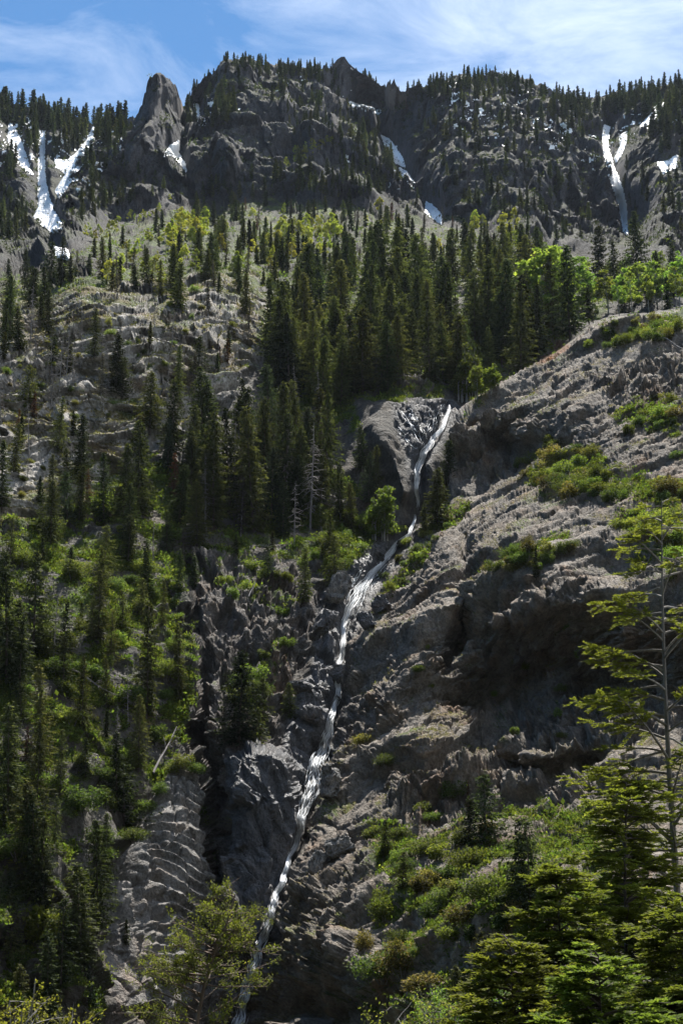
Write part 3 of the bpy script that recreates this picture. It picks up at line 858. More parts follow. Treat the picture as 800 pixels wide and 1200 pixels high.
alb = alb * (1 - soil[:, None]) + C(.17, .085, .04) * soil[:, None]
alb = np.clip(alb, 0.006, 0.6)
wetv = np.clip(mW * (1 - .55 * S(cW2)) * (1 - 0.8 * mO) + 0.12 * mC + 0.10 * mO, 0, 1) * (1 - vg[:, 0])
VEG = vg[:, 0].reshape(NR, NC)

# ---- split the faces of the relief into named pieces of ground
ii = np.arange(NR * NC).reshape(NR, NC)
quads = np.stack([ii[:-1, :-1], ii[1:, :-1], ii[1:, 1:], ii[:-1, 1:]], -1).reshape(-1, 4)
fxm = (0.5 * (XX[:-1, :-1] + XX[:-1, 1:])).ravel(); fym = (0.5 * (YY[:-1, :-1] + YY[1:, 1:])).ravel()
kind = np.zeros(len(quads), int)
kind[samp(cC, fxm, fym) > .5] = 2
kind[samp(cW, fxm, fym) > .5] = 2
kind[samp(cO, fxm, fym) > .5] = 3
kind[samp(cS, fxm, fym) > .5] = 4
kind[samp(cM, fxm, fym) > .5] = 1
def ground_piece(name, k):
    q = quads[kind == k]
    u, inv = np.unique(q, return_inverse=True)
    me = make_mesh(name, pf[u], quads=inv.reshape(-1, 4), mats=[MAT_T], smooth_=True,
                   pattr={'wet': wetv[u], 'veg': vg[u, 0], 'grain': np.full(len(u), (0.8, 0.6, 1.4, 1.2, 1.5)[k])}, pcol={'albedo': alb[u]})
    return tag(link(name, me), kind='structure')
haze_m, hn, ho = newmat("thin_air")
hv = node(hn, 'ShaderNodeVolumePrincipled'); hv.inputs['Density'].default_value = 0.000021; hv.inputs['Color'].default_value = (.72, .82, 1, 1); hv.inputs['Anisotropy'].default_value = 0.2
hn.links.new(hv.outputs[0], ho.inputs['Volume'])
hb = np.array([[x_, y_, z_] for z_ in (-70, 640) for y_ in (-1000, 1500) for x_ in (-1200, 1200)], float)
tag(link('haze', make_mesh('haze', hb, quads=[[0, 2, 3, 1], [4, 5, 7, 6], [0, 1, 5, 4], [2, 6, 7, 3], [0, 4, 6, 2], [1, 3, 7, 5]], mats=[haze_m])), kind='stuff')
ground_piece('hillside', 0); ground_piece('mountain', 1); ground_piece('gorge_cliff', 2); ground_piece('rock_outcrop', 3)
o = ground_piece('rock_slab', 4)

# back of the ridge, and the ground from the gorge up to the camera, so that the relief is no open shell
back = [P[0]]
for k, (dy, dz) in enumerate(((18, 3), (60, -14), (160, -80), (420, -330))):
    back.append(P[0] + np.array([0, dy, dz]) + 4 * np.stack([np.zeros(NC), np.zeros(NC), fbm((P[0] / 20.0).astype(np.float32), 3, 300 + k)], 1))
front = [P[-1]]
for k, (f, z) in enumerate(((0.86, -9), (0.7, -12), (0.5, -8), (0.3, -3.5), (0.08, -2.0), (-0.4, -1.8))):
    q = P[-1].copy(); q[:, 0] *= 1 + 1.2 * (1 - f); q[:, 1] *= f; q[:, 2] = q[:, 2] * max(f, 0) * .8 + z * (1 - max(f, 0)) - 1.0
    front.append(q)
gx2 = np.linspace(-900, 900, 60)
opp = []  # slope behind the camera, never in view, added to block sky fill
for y_, z_ in ((-6, -1.9), (-25, 2), (-60, 30), (-120, 95), (-200, 170), (-300, 255), (-420, 340), (-560, 420), (-760, 520), (-900, 440)):
    q = np.stack([gx2, np.full(60, float(y_)), np.full(60, float(z_))], 1)
    q[:, 2] += 0.08 * abs(y_) * fbm((q / 90).astype(np.float32), 3, 320); opp.append(q)
V = np.concatenate(opp); i2 = np.arange(len(opp) * 60).reshape(len(opp), 60)
me = make_mesh('sky_blocking_slope', V, quads=np.stack([i2[:-1, :-1], i2[1:, :-1], i2[1:, 1:], i2[:-1, 1:]], -1).reshape(-1, 4), mats=[MAT_T], smooth_=True,
               pattr={'wet': np.zeros(len(V)), 'veg': np.ones(len(V)), 'grain': np.full(len(V), .3)}, pcol={'albedo': np.repeat(C(.05, .055, .03), len(V), 0)})
tag(link('unseen_sky_blocking_hillside', me), kind='structure')
for nm, rows, c in (('mountain_back', back, C(.12, .11, .105)), ('near_bank', front, C(.09, .085, .05))):
    V = np.concatenate(rows); n = len(rows); i2 = np.arange(n * NC).reshape(n, NC)
    q = np.stack([i2[:-1, :-1], i2[1:, :-1], i2[1:, 1:], i2[:-1, 1:]], -1).reshape(-1, 4)
    me = make_mesh(nm, V, quads=q, mats=[MAT_T], smooth_=True, pattr={'wet': np.zeros(len(V)), 'veg': np.zeros(len(V)), 'grain': np.full(len(V), .5)}, pcol={'albedo': np.repeat(c, len(V), 0)})
    tag(link(nm, me), kind='structure')

# ------------------------------------------------------------------ plants: shapes
class Shape:
    """collects triangles/quads with a material slot and a leaf value, then becomes one mesh"""
    def __init__(self):
        self.V, self.T, self.Q, self.tm, self.qm, self.ta, self.qa, self.n = [], [], [], [], [], [], [], 0
    def quads(self, A, mat=0, leaf=None):
        """A: (n,4,3)"""
        A = np.asarray(A, np.float32); n = len(A)
        if not n: return
        self.V.append(A.reshape(-1, 3)); self.Q.append(np.arange(n * 4).reshape(n, 4) + self.n); self.n += n * 4
        self.qm.append(np.full(n, mat)); self.qa.append(rng.random(n) if leaf is None else np.broadcast_to(leaf, n))
    def tube(self, pts, rad, mat=0, sides=5):
        pts = np.asarray(pts, float); rad = np.asarray(rad, float); n = len(pts)
        tg = np.gradient(pts, axis=0); tg /= np.maximum(np.linalg.norm(tg, axis=1, keepdims=True), 1e-9)
        up = np.where(np.abs(tg[:, 2:3]) > .9, np.array([[1., 0, 0]]), np.array([[0, 0, 1.]]))
        s = np.cross(tg, up); s /= np.maximum(np.linalg.norm(s, axis=1, keepdims=True), 1e-9); u = np.cross(s, tg)
        a = np.arange(sides) * 2 * math.pi / sides
        ring = pts[:, None] + rad[:, None, None] * (np.cos(a)[None, :, None] * s[:, None] + np.sin(a)[None, :, None] * u[:, None])
        self.V.append(ring.reshape(-1, 3).astype(np.float32))
        i = np.arange(n * sides).reshape(n, sides)
        j = np.roll(i, -1, 1)
        q = np.stack([i[:-1], j[:-1], j[1:], i[1:]], -1).reshape(-1, 4) + self.n
        self.Q.append(q); self.qm.append(np.full(len(q), mat)); self.qa.append(np.full(len(q), .5)); self.n += n * sides
    def mesh(self, name, mats, smooth_=False):
        V = np.concatenate(self.V); Q = np.concatenate(self.Q)
        return make_mesh(name, V, quads=Q, mats=mats, qmat=np.concatenate(self.qm), smooth_=smooth_, fattr={'leaf': np.concatenate(self.qa)})
    def arrays(self):
        return np.concatenate(self.V), np.concatenate(self.Q), np.concatenate(self.qm), np.concatenate(self.qa)

def unit(v):
    return v / np.maximum(np.linalg.norm(v, axis=-1, keepdims=True), 1e-9)

def rhombs(base, d, length, width, roll=None, sag=0.0):
    """leaf shaped quads: base points, directions (n,3), lengths, widths"""
    n = len(base); d = unit(d)
    side = np.cross(d, np.array([0, 0, 1.0])) + 1e-6
    side = unit(side)
    upv = np.cross(side, d)
    roll = rng.uniform(-0.9, 0.9, n) if roll is None else roll
    s = side * np.cos(roll)[:, None] + upv * np.sin(roll)[:, None]
    length = np.broadcast_to(length, n)[:, None]; width = np.broadcast_to(width, n)[:, None]
    mid = base + d * length * .45
    tip = base + d * length - np.array([0, 0, 1.0]) * sag * length
    return np.stack([base, mid + s * width * .5, tip, mid - s * width * .5], 1)

def conifer(h, rad, seed, spacing=0.42, per=6, sprays=7, size=0.62, bare=0.08, ragged=0.25, droop=0.35, power=0.85, gaps=0.1, hang=True):
    """trunk and crown of a spruce or fir of height h: whorls of drooping branches carrying flat sprays"""
    global rng
    keep = rng; rng = np.random.default_rng(seed)
    tr, cr = Shape(), Shape()
    zs = np.linspace(-1.0, h * .97, 9)
    bend = 0.012 * h * np.sin(np.linspace(0, 2.2, 9) + rng.uniform(0, 6))
    pts = np.stack([bend, bend[::-1] * .6, zs], 1); pts[:, :2] -= pts[0, :2]
    tr.tube(pts, np.interp(zs, [-1, 0, h], [.016 * h, .0125 * h, .012]), 0, 6)
    B, Dr, Ln, Wd, Lf = [], [], [], [], []
    z = h * bare
    gap_az = rng.uniform(0, 6.28, 7); gap_z = rng.uniform(.12, .9, 7) * h
    while z < h - 0.1:
        f = (z - h * bare) / (h * (1 - bare))
        prof = rad * min(1, ((1 - f) * 1.06) ** power) * min(1, .5 + 2.4 * f) + 0.10
        nb = max(3, int(round(per * (0.6 + 0.5 * (1 - f)))))
        a0 = rng.uniform(0, 6.28)
        for b in range(nb):
            az = a0 + b * 6.28 / nb + rng.uniform(-.35, .35)
            L_ = prof * rng.uniform(1 - ragged * 1.5, 1 + ragged)
            for ga, gz_ in zip(gap_az, gap_z):
                if abs((az - ga + math.pi) % 6.283 - math.pi) < .55 and abs(z - gz_) < .045 * h: L_ *= 0.45
            if rng.random() < gaps: L_ *= .4
            zz = z + rng.uniform(-.5, .5) * spacing
            d = np.array([math.cos(az), math.sin(az), 0.5 * f - 0.05])
            ns = max(3, int(round(sprays * (0.45 + 0.55 * L_ / rad))))
            ts = np.linspace(.25, 1.0, ns) + rng.uniform(-.05, .05, ns)
            ax = np.array([np.interp(zz, zs, pts[:, 0]), np.interp(zz, zs, pts[:, 1]), zz])
            cur = ax + d * (ts * L_)[:, None] + np.array([0, 0, 1.]) * L_ * (-droop * (1 - .5 * f) * ts ** 1.6 + .3 * np.maximum(ts - .72, 0))[:, None]
            side = np.array([-math.sin(az), math.cos(az), 0])
            lf = np.clip(rng.random() * .45 + rng.random(ns) * .4 + .16 * ts, 0, 1)           # new growth sits at the branch ends
            for rep in (0, 1):
                sgn = np.where((np.arange(ns) + rep) % 2 == 0, 1, -1) * rng.uniform(.4, 1.3, ns)
                if rep == 0: sgn[-1] = rng.uniform(-.25, .25)
                dd = d[None] * np.array([1, 1, .3]) + side[None] * sgn[:, None] + np.array([0, 0, 1.]) * rng.uniform(-.30, .22, ns)[:, None]
                sz = size * (0.6 + .4 * (1 - f)) * rng.uniform(.65, 1.3, ns)
                B.append(cur - unit(dd) * (sz * .35)[:, None]); Dr.append(dd); Ln.append(sz * 1.2); Wd.append(sz * rng.uniform(.42, .66, ns)); Lf.append(lf)
            if hang:
                dd = d[None] * .45 + np.array([0, 0, -1.0]) + rng.normal(0, .25, (ns, 3))
                B.append(cur); Dr.append(dd); Ln.append(size * rng.uniform(.5, .9, ns)); Wd.append(size * rng.uniform(.3, .45, ns)); Lf.append(lf * .7)
        z += spacing * (0.75 + .5 * rng.random()) * (1.0 - .3 * f)
    n = 12
    B.append(np.stack([np.full(n, pts[-1, 0]), np.full(n, pts[-1, 1]), h - np.linspace(0, .07 * h, n)], 1)); az = rng.uniform(0, 6.28, n)
    Dr.append(np.stack([np.cos(az), np.sin(az), np.full(n, .7)], 1)); Ln.append(np.full(n, size * .6)); Wd.append(np.full(n, size * .32)); Lf.append(rng.random(n))
    B, Dr, Ln, Wd, Lf = map(np.concatenate, (B, Dr, Ln, Wd, Lf))
    roll = rng.normal(0, .5, len(B))
    cr.quads(rhombs(B, Dr, Ln, Wd, roll=roll, sag=.14), 0, Lf)
    rng = keep
    return tr, cr

def snag(h, seed, branches=40, blen=0.12, fine=True):
    """dead conifer: bare trunk with short broken branches"""
    g = np.random.default_rng(seed)
    tr = br = Shape()
    zs = np.linspace(-.6, h, 7)
    pts = np.stack([.01 * h * np.sin(zs / h * 3 + g.uniform(0, 6)), .01 * h * np.cos(zs / h * 2), zs], 1); pts[:, :2] -= pts[0, :2]
    tr.tube(pts, np.interp(zs, [-1, h], [.0125 * h, .02]), 0, 5)
    for k in range(branches):
        z = h * g.uniform(.18, .98); f = z / h
        az = g.uniform(0, 6.28); L_ = h * blen * (1.15 - f) * g.uniform(.4, 1.3)
        o = np.array([np.interp(z, zs, pts[:, 0]), np.interp(z, zs, pts[:, 1]), z])
        d = np.array([math.cos(az), math.sin(az), g.uniform(-.5, .25)])
        p = np.stack([o, o + d * L_ * .5, o + d * L_ + np.array([0, 0, g.uniform(-.35, .15) * L_])])
        br.tube(p, [.05 + .004 * h * (1 - f) * .5, .04, .015], 0, 3)
        if fine:
            for q in range(3):
                s = o + d * L_ * g.uniform(.4, .95); e = d + g.normal(0, .6, 3); e[2] -= .3
                br.tube(np.stack([s, s + e * L_ * .28, s + e * L_ * .45]), [.028, .02, .01], 0, 3)
    return tr, None

def cloud_leaves(centers, radii, n, size, g, flat=.75, up=.25):
    """leaf quads through the volume of several clumps"""
    w = np.array(radii) ** 2.2; k = g.choice(len(centers), n, p=w / w.sum())
    v = unit(g.normal(size=(n, 3))); r = g.random(n) ** .45
    c = np.array(centers)[k] + v * (np.array(radii)[k] * r)[:, None] * np.array([1, 1, flat])
    d = unit(v * .6 + g.normal(0, .7, (n, 3)) + np.array([0, 0, up]))
    s = size * g.uniform(.6, 1.35, n)
    return c - d * (s * .5)[:, None], d, s

def broadleaf(h, spread, seed, clumps=22, leaves=900, size=.42, trunks=1, stem=0.35):
    """aspen-like tree: pale stem(s), rising limbs, open crown of small leaf clumps"""
    global rng
    keep = rng; rng = g = np.random.default_rng(seed)
    tr, cr = Shape(), Shape()
    cen, rad = [], []
    for t_ in range(trunks):
        ox, oy = (0, 0) if trunks == 1 else g.uniform(-.25, .25, 2) * spread
        hh = h * (1 if t_ == 0 else g.uniform(.7, .98))
        zs = np.linspace(-.5, hh * .95, 7); b = g.uniform(-.05, .05, 2) * h
        pts = np.stack([ox + b[0] * (zs / hh) ** 2 * 2, oy + b[1] * (zs / hh) ** 2 * 2, zs], 1)
        tr.tube(pts, np.interp(zs, [-.5, hh], [.011 * h + .02, .012]), 0, 5)
        for c in range(max(4, clumps // trunks)):
            z = hh * (stem + (1 - stem) * g.random() ** .9); f = (z / hh - stem) / (1 - stem)
            az = g.uniform(0, 6.28); r = spread * (1 - .75 * f ** 1.6) * g.uniform(.25, 1.0) * (.6 if trunks > 1 else 1)
            o = np.array([np.interp(z * .85, zs, pts[:, 0]), np.interp(z * .85, zs, pts[:, 1]), z * .85])
            e = np.array([o[0] + r * math.cos(az), o[1] + r * math.sin(az), z + .15 * r])
            tr.tube(np.stack([o, (o + e) / 2 + np.array([0, 0, .05 * r]), e]), [.02 + .003 * h, .02, .01], 0, 3)
            cen.append(e); rad.append(spread * g.uniform(.2, .42) * (1.1 - .4 * f))
    b, d, s = cloud_leaves(cen, rad, leaves, size, g)
    cr.quads(rhombs(b, d, s, s * .8), 0)
    rng = keep
    return tr, cr

def bush(w, h, seed, leaves=700, size=.3, stems=7, open_=0.0):
    global rng
    keep = rng; rng = g = np.random.default_rng(seed)
    st, cr = Shape(), Shape()
    cen, rad = [], []
    for k in range(stems):
        az = g.uniform(0, 6.28); r = w * .5 * g.uniform(.1, .8)
        e = np.array([r * math.cos(az), r * math.sin(az), h * g.uniform(.45, .85) * (1 - .3 * r / w)])
        st.tube(np.stack([np.array([0, 0, -.3]) + e * np.array([.15, .15, 0]), e * np.array([.55, .55, .6]), e * np.array([1, 1, 1.05])]), [.05, .03, .012], 0, 3)
        cen.append(e); rad.append(w * g.uniform(.16, .3))
        cen.append(e * np.array([.9, .9, .5])); rad.append(w * g.uniform(.15, .25))
    b, d, s = cloud_leaves(cen, rad, leaves, size, g, flat=.8 * h / w + .2)
    k = b[:, 2] > -.2
    cr.quads(rhombs(b[k], d[k], s[k], s[k] * .62), 0)
    rng = keep
    return st, cr

def near_fir(h, rad, seed, nb=80, low=.12, sparse_from=2.0, twigs=24, leaf=.125, per_twig=21, power=.8, up=.15, az_bias=None, bias=0.0, lod=1.7):
    """fir close to the camera: trunk, limbs, flat sprays of twigs set with needles"""
    g = np.random.default_rng(seed)
    tr = lb = Shape(); cr = Shape()
    zs = np.linspace(-1.5, h, 12)
    pts = np.stack([.008 * h * np.sin(zs / h * 5 + seed), .008 * h * np.cos(zs / h * 4 + seed), zs], 1); pts[:, :2] -= pts[0, :2]
    tr.tube(pts, np.interp(zs, [-1.5, h * .5, h], [.0075 * h, .0045 * h, .010]), 0, 9)
    LB, LD, LL, LW, LF = [], [], [], [], []
    for k in range(nb):
        f = (k + g.random()) / nb
        z = h * (low + (1 - low) * f ** 1.05)
        fz = z / h
        az = g.uniform(0, 6.28)
        if az_bias is not None and g.random() < bias: az = az_bias + g.normal(0, .7)
        L_ = (rad * (1 - (fz - low) / (1 - low)) ** power + .35) * g.uniform(.65, 1.15)
        thin = g.random() < max(0, fz - sparse_from) * 3 if sparse_from < 1 else False
        o = np.array([np.interp(z, zs, pts[:, 0]), np.interp(z, zs, pts[:, 1]), z])
        hd = np.array([math.cos(az), math.sin(az), 0]); sd = np.array([-hd[1], hd[0], 0])
        n = 7; tt = np.linspace(0, 1, n)
        rise = up * g.uniform(0, 1.8); wob = g.normal(0, .05, (n, 3)).cumsum(0) * L_ * .35
        bp = o + hd * (tt * L_)[:, None] + np.array([0, 0, 1.]) * (L_ * (rise * tt - .42 * tt ** 2 + .18 * tt ** 3))[:, None] + wob * tt[:, None]
        lb.tube(bp, np.linspace(.018 + .012 * L_, .008, n), 0, 5)
        nt = int(twigs * (L_ / rad) * (.5 if thin else 1)) + 3
        s = np.sort(g.uniform(.18 if not thin else .45, 1.0, nt))
        for q, t_ in enumerate(s):
            b0 = np.array([np.interp(t_, tt, bp[:, i]) for i in range(3)])
            sg = 1 if q % 2 else -1
            d = unit(hd * g.uniform(.4, .9) + sd * sg * g.uniform(.5, 1.1) + np.array([0, 0, g.uniform(-.28, .3)]))
            tl = (.34 + .2 * L_) * (1.25 - .75 * t_) * g.uniform(.6, 1.3)
            if q < 10: lb.tube(np.stack([b0, b0 + d * tl * .5, b0 + d * tl * .95]), [.012, .009, .004], 0, 3)
            m = max(6, int(per_twig * tl / .55 * lod))
            u = np.linspace(.05, 1.0, m)
            c = b0 + d * (u * tl)[:, None] + np.array([0, 0, -.10]) * (u ** 2 * tl)[:, None]
            sg2 = np.where(np.arange(m) % 2, 1, -1)
            sv = unit(np.cross(d, np.array([0, 0, 1.0])))
            dd = d * .8 + sv * sg2[:, None] * g.uniform(.3, 1.1, m)[:, None] + np.array([0, 0, 1.]) * g.uniform(-.1, .45, m)[:, None]
            LF.append(np.clip(.12 + .55 * g.random(m) + .42 * u ** 3 * g.random(), 0, 1))
            LB.append(c); LD.append(dd); LL.append(leaf * g.uniform(.7, 1.4, m)); LW.append(leaf * g.uniform(.3, .5, m))
    global rng
    keep = rng; rng = g
    cr.quads(rhombs(np.concatenate(LB), np.concatenate(LD), np.concatenate(LL), np.concatenate(LW)), 0, np.concatenate(LF))
    rng = keep
    return tr, cr

def bare_branch(sh, o, d, L_, g, depth=2, r=.03):
    """forking bare twig"""
    n = 5; w = g.normal(0, .09, (n, 3)).cumsum(0) * L_
    p = o + d * (np.linspace(0, 1, n) * L_)[:, None] + w * np.linspace(0, 1, n)[:, None]
    sh.tube(p, np.linspace(r, r * .35, n), 0, 4)
    if depth:
        for k in range(4):
            t_ = g.uniform(.3, .95); q = np.array([np.interp(t_, np.linspace(0, 1, n), p[:, i]) for i in range(3)])
            bare_branch(sh, q, unit(d + g.normal(0, .55, 3)), L_ * g.uniform(.25, .5), g, depth - 1, r * .5)

# ------------------------------------------------------------------ plants: library (each mesh is shared by its copies)
LIB = {}
def lib(key, pair, mats, names=('trunk', 'crown')):
    LIB[key] = (pair[0].mesh(names[0], [mats[0]], smooth_=True), pair[1].mesh(names[1], [mats[1]]) if pair[1] else None)
NSP = 8
SPRUCE_H = 16.0
for v in range(NSP):
    slim = (0.15, .17, .19, .16, .21, .18, .24, .14)[v]
    lib(('spruce', v), conifer(SPRUCE_H, SPRUCE_H * slim, 40 + v, spacing=.42, per=7, sprays=6, size=.58, bare=(.06, .04, .1, .12, .03, .05, .03, .08)[v], ragged=.28, droop=.32 + .06 * (v % 3), power=(.55, .65, .6, .5, .75, .6, .8, .5)[v]), (BARK, M_DARK))
for v in range(4):
    lib(('small', v), conifer(7.0, 7.0 * (.20, .24, .28, .21)[v], 60 + v, spacing=.28, per=6, sprays=5, size=.36, bare=.03, power=.75), (BARK, M_DARK))
for v in range(3):
    lib(('red', v), conifer(11.0, 11 * .15, 70 + v, spacing=.55, per=5, sprays=4, size=.6, bare=.08, gaps=.3, ragged=.35), (BARK, M_RUST))
for v in range(3):
    lib(('grey', v), conifer(12.0, 12 * .12, 75 + v, spacing=.5, per=5, sprays=4, size=.5, bare=.1, gaps=.35, ragged=.4), (BARK_GREY, M_GREYN))
for v in range(4):
    lib(('snag', v), snag(12.0, 80 + v, branches=(46, 60, 30, 70)[v]), (BARK_GREY, BARK_GREY), ('dead_snag', 'x'))
for v in range(4):
    lib(('aspen', v), broadleaf(11.0, 2.6, 90 + v, clumps=26, leaves=1900, size=.36), (BARK_PALE, M_ASPEN))
for v in range(3):
    lib(('thicket', v), broadleaf(6.0, 2.2, 95 + v, clumps=28, leaves=2400, size=.25, trunks=4, stem=.15), (BARK_PALE, M_SHRUBG))
for v in range(5):
    lib(('bush', v), bush((2.6, 3.4, 3.0, 4.0, 2.2)[v], (1.7, 1.8, 2.4, 2.0, 2.0)[v], 100 + v, leaves=(1500, 2000, 1900, 2400, 1300)[v], size=.19, stems=(7, 9, 8, 11, 6)[v]), (BARK_GREY, M_SHRUB), ('stem', 'foliage'))
KIND_H = {'spruce': SPRUCE_H, 'small': 7.0, 'red': 11.0, 'grey': 12.0, 'snag': 12.0, 'aspen': 11.0, 'thicket': 6.0, 'bush': 2.0}

# ------------------------------------------------------------------ plants: where they stand
SPEC = []
FORE, STAND, LEDGE_, SLOPE, GORGE_ = 'behind the right outcrop', 'stand left of the cascade', 'pale left ledges', 'green left slope', 'bushy lower right bank'
FOREST, CLIFFFOOT, ASP, FAR = 'forest above the cascade', 'wooded slope under the cliffs', 'bright grove behind the outcrop', 'far'
HIDDEN = (FORE, FOREST, ASP, 'upper edge of the forest')
def put(kind, x, y, hpx=None, hm=None, zone='', tint=None, fat=1.0, variant=None, say=None, lean=0.0):
    q = (ground_under if zone in HIDDEN else ground)(x, y)
    if zone == FAR and samp(sS, float(x), float(y)) > -2.5: return
    f = q[1] * CP + q[2] * SP
    if hm is None: hm = hpx * f / FPX * 1.0
    SPEC.append(dict(kind=kind, x=float(x), y=float(y), p=q, h=hm, px=hm * FPX / f, zone=zone, tint=tint, fat=fat, variant=variant, say=say, lean=lean))

def scatter(poly, n, mind, seed, ramp=None):
    g = np.random.default_rng(seed)
    a = np.array(poly, float); lo, hi = a.min(0), a.max(0)
    out = []
    for _ in range(n * 60):
        if len(out) >= n: break
        q = lo + (hi - lo) * g.random(2)
        if not inside(poly, np.array([q[0]]), np.array([q[1]]))[0]: continue
        if any((q[0] - o[0]) ** 2 + ((q[1] - o[1]) * 1.6) ** 2 < mind * mind for o in out): continue
        out.append(q)
    return sorted(out, key=lambda o: o[1])

def zone(name, poly, n, mind, seed, hr, mix, fat=(.75, 1.3)):
    """mix: list of (kind, tint, weight, height factor)"""
    g = np.random.default_rng(seed + 999)
    w = np.array([m[2] for m in mix], float); w /= w.sum()
    for x, y in scatter(poly, n, mind, seed):
        k = mix[g.choice(len(mix), p=w)]
        put(k[0], x, y, hm=g.uniform(*hr) * k[3] * (1 if g.random() > .18 else g.uniform(.5, .8)), zone=name, tint=k[1], fat=g.uniform(*fat))

SPR = [('spruce', 'dark', 5, 1), ('spruce', 'olive', 3, .95), ('spruce', 'bluish', 1, .9)]
def many(xs, kind, zone_, tint=None, fat=1.0):
    for e in xs:
        put(kind, e[0], e[2], hpx=e[2] - e[1], zone=zone_, tint=(e[3] if len(e) > 3 else tint), fat=e[4] if len(e) > 4 else fat)

many([(668,282,398,'dark',1.15),(745,240,330,'dark',1.1),(702,258,345,'dark'),(720,278,345,'dark'),(768,285,345,'dark'),(789,282,350,'dark'),(782,322,362,'dark'),(590,298,425,'dark'),(610,330,436,'dark'),(572,290,415,'dark'),
      (556,310,420,'olive'),(630,330,420,'dark'),(645,300,400,'olive'),(690,330,380,'dark'),(730,318,365,'dark'),(760,320,362,'olive')], 'spruce', FORE)
many([(297,470,622,'olive',1.0),(332,478,604,'dark'),(352,492,602,'olive'),(381,454,575,'olive',.9),(309,459,560,'dark'),(333,440,545,'olive'),(251,477,622,'olive'),(240,515,615,'olive',.9),(270,472,600,'dark'),(246,436,540,'dark'),
      (219,495,570,'dark'),(162,488,603,'olive'),(175,433,505,'olive',1.3),(143,413,462,'dark',1.3),(197,488,556,'bluish'),(92,542,612,'olive'),(122,528,612,'dark'),(145,514,605,'olive'),(228,470,560,'dark'),(288,450,560,'dark'),
      (424,495,556,'dark'),(431,527,590,'bluish'),(441,520,580,'olive'),(412,562,622,'olive'),(398,540,610,'dark'),(365,470,590,'dark'),(318,520,612,'bluish'),(385,600,660,'olive')], 'spruce', STAND)
many([(172,700,842,'olive',.85),(210,730,822,'olive',.8),(8,640,800,'dark'),(40,638,765,'dark',1.2),(48,775,902,'olive',.9),(10,822,965,'olive'),(172,628,700,'dark',1.1),(120,640,694,'olive',1.3),(108,700,750,'olive',1.2),(355,640,710,'olive'),(392,622,684,'olive'),
      (35,948,1055,'dark'),(97,1010,1135,'olive',1.25),(12,1018,1110,'dark'),(105,1118,1225,'bluish'),(55,1090,1230,'dark'),(20,1130,1250,'olive'),(75,700,770,'dark'),(195,596,646,'dark',1.1),(150,600,660,'dark',1.2),(60,560,640,'dark'),(20,700,800,'dark')], 'spruce', SLOPE)
many([(278,760,874,'bluish',1.5),(300,828,876,'olive',1.6),(307,793,845,'dark',1.4),(340,798,842,'olive',1.3),(145,892,968,'dark',2.0),(148,1078,1108,'olive',1.4),(228,650,690,'dark',1.4)], 'spruce', 'rim of the narrow gorge')
many([(570,905,985,'dark',1.5),(548,935,990,'dark',1.5),(606,958,1072,'dark',1.15),(623,956,1070,'dark',1.15),(452,960,1003,'olive',1.5),(472,998,1040,'olive',1.6),(562,1085,1240,'olive',.8),(533,1130,1250,'olive',.9),(628,640,678,'dark',1.5),(505,1160,1240,'olive',1.2),(640,1010,1090,'olive',1.2)], 'spruce', GORGE_)
many([(525,512,568,'dark',1.3),(512,545,622,'olive',1.3),(497,590,630,'olive',1.5)], 'spruce', 'foot of the upper cascade')
many([(205,528,584),(104,548,595),(267,395,425),(258,405,428),(22,478,500),(40,455,487),(206,548,586)], 'red', LEDGE_)
many([(62,690,780),(150,775,850),(335,478,600),(363,488,620),(276,490,600),(128,400,455),(95,395,440),(120,370,425),(78,385,440),(60,395,450),(86,400,465),(70,385,455),(96,370,400),(236,380,440),(157,395,420),(240,560,625),(345,560,640),(180,600,660),(300,560,622),(30,720,790),(68,420,470)], 'snag', 'left ledges and slope')
many([(550,916,950)], 'red', GORGE_)
many([(30,850,905)], 'red', SLOPE)
zone(STAND, [(190,520),(300,480),(400,500),(420,600),(330,640),(210,620)], 26, 13, 5, (11, 16), SPR + [('snag', None, 1, .9), ('grey', None, 1.2, .8)])
zone(LEDGE_, [(0,400),(120,340),(290,310),(300,380),(250,450),(190,520),(60,590),(0,600)], 46, 15, 6, (6.5, 11.5), [('spruce', 'dark', 3, 1), ('spruce', 'olive', 2, 1), ('snag', None, 3, 1), ('grey', None, 1, .9), ('small', 'dark', 1.2, .5)])
zone(SLOPE, [(0,600),(200,580),(380,640),(340,690),(225,660),(215,840),(150,960),(110,1150),(0,1200)], 54, 22, 7, (5, 11), [('spruce', 'dark', 4, 1), ('spruce', 'olive', 4, 1), ('spruce', 'bluish', 1, 1), ('snag', None, 1, .9), ('grey', None, .8, .8), ('small', 'dark', 2.5, .5)])
zone(FOREST, [(320,400),(390,340),(520,322),(620,330),(660,360),(640,412),(590,440),(545,462),(470,466),(420,476),(350,500),(300,470)], 96, 12.5, 8, (13, 19.5), [('spruce', 'dark', 4, 1), ('spruce', 'olive', 3, .95), ('spruce', 'bluish', 1, .9), ('snag', None, .35, .8), ('aspen', 'green', .5, .5)], fat=(.9, 1.35))
zone('upper edge of the forest', [(300,330),(420,300),(560,295),(640,300),(620,340),(500,330),(400,345),(330,380)], 64, 8, 9, (7, 12.5), SPR + [('grey', None, 1.6, .8), ('aspen', 'green', 1.2, .7)])
zone(CLIFFFOOT, [(215,262),(300,238),(420,242),(560,268),(660,300),(560,312),(420,305),(300,330),(230,320)], 170, 6.0, 10, (5.5, 11), [('spruce', 'dark', 5, 1), ('spruce', 'olive', 4, 1), ('grey', None, 3.6, .85), ('aspen', 'yellow', 2.4, .7), ('red', None, .5, .8)])
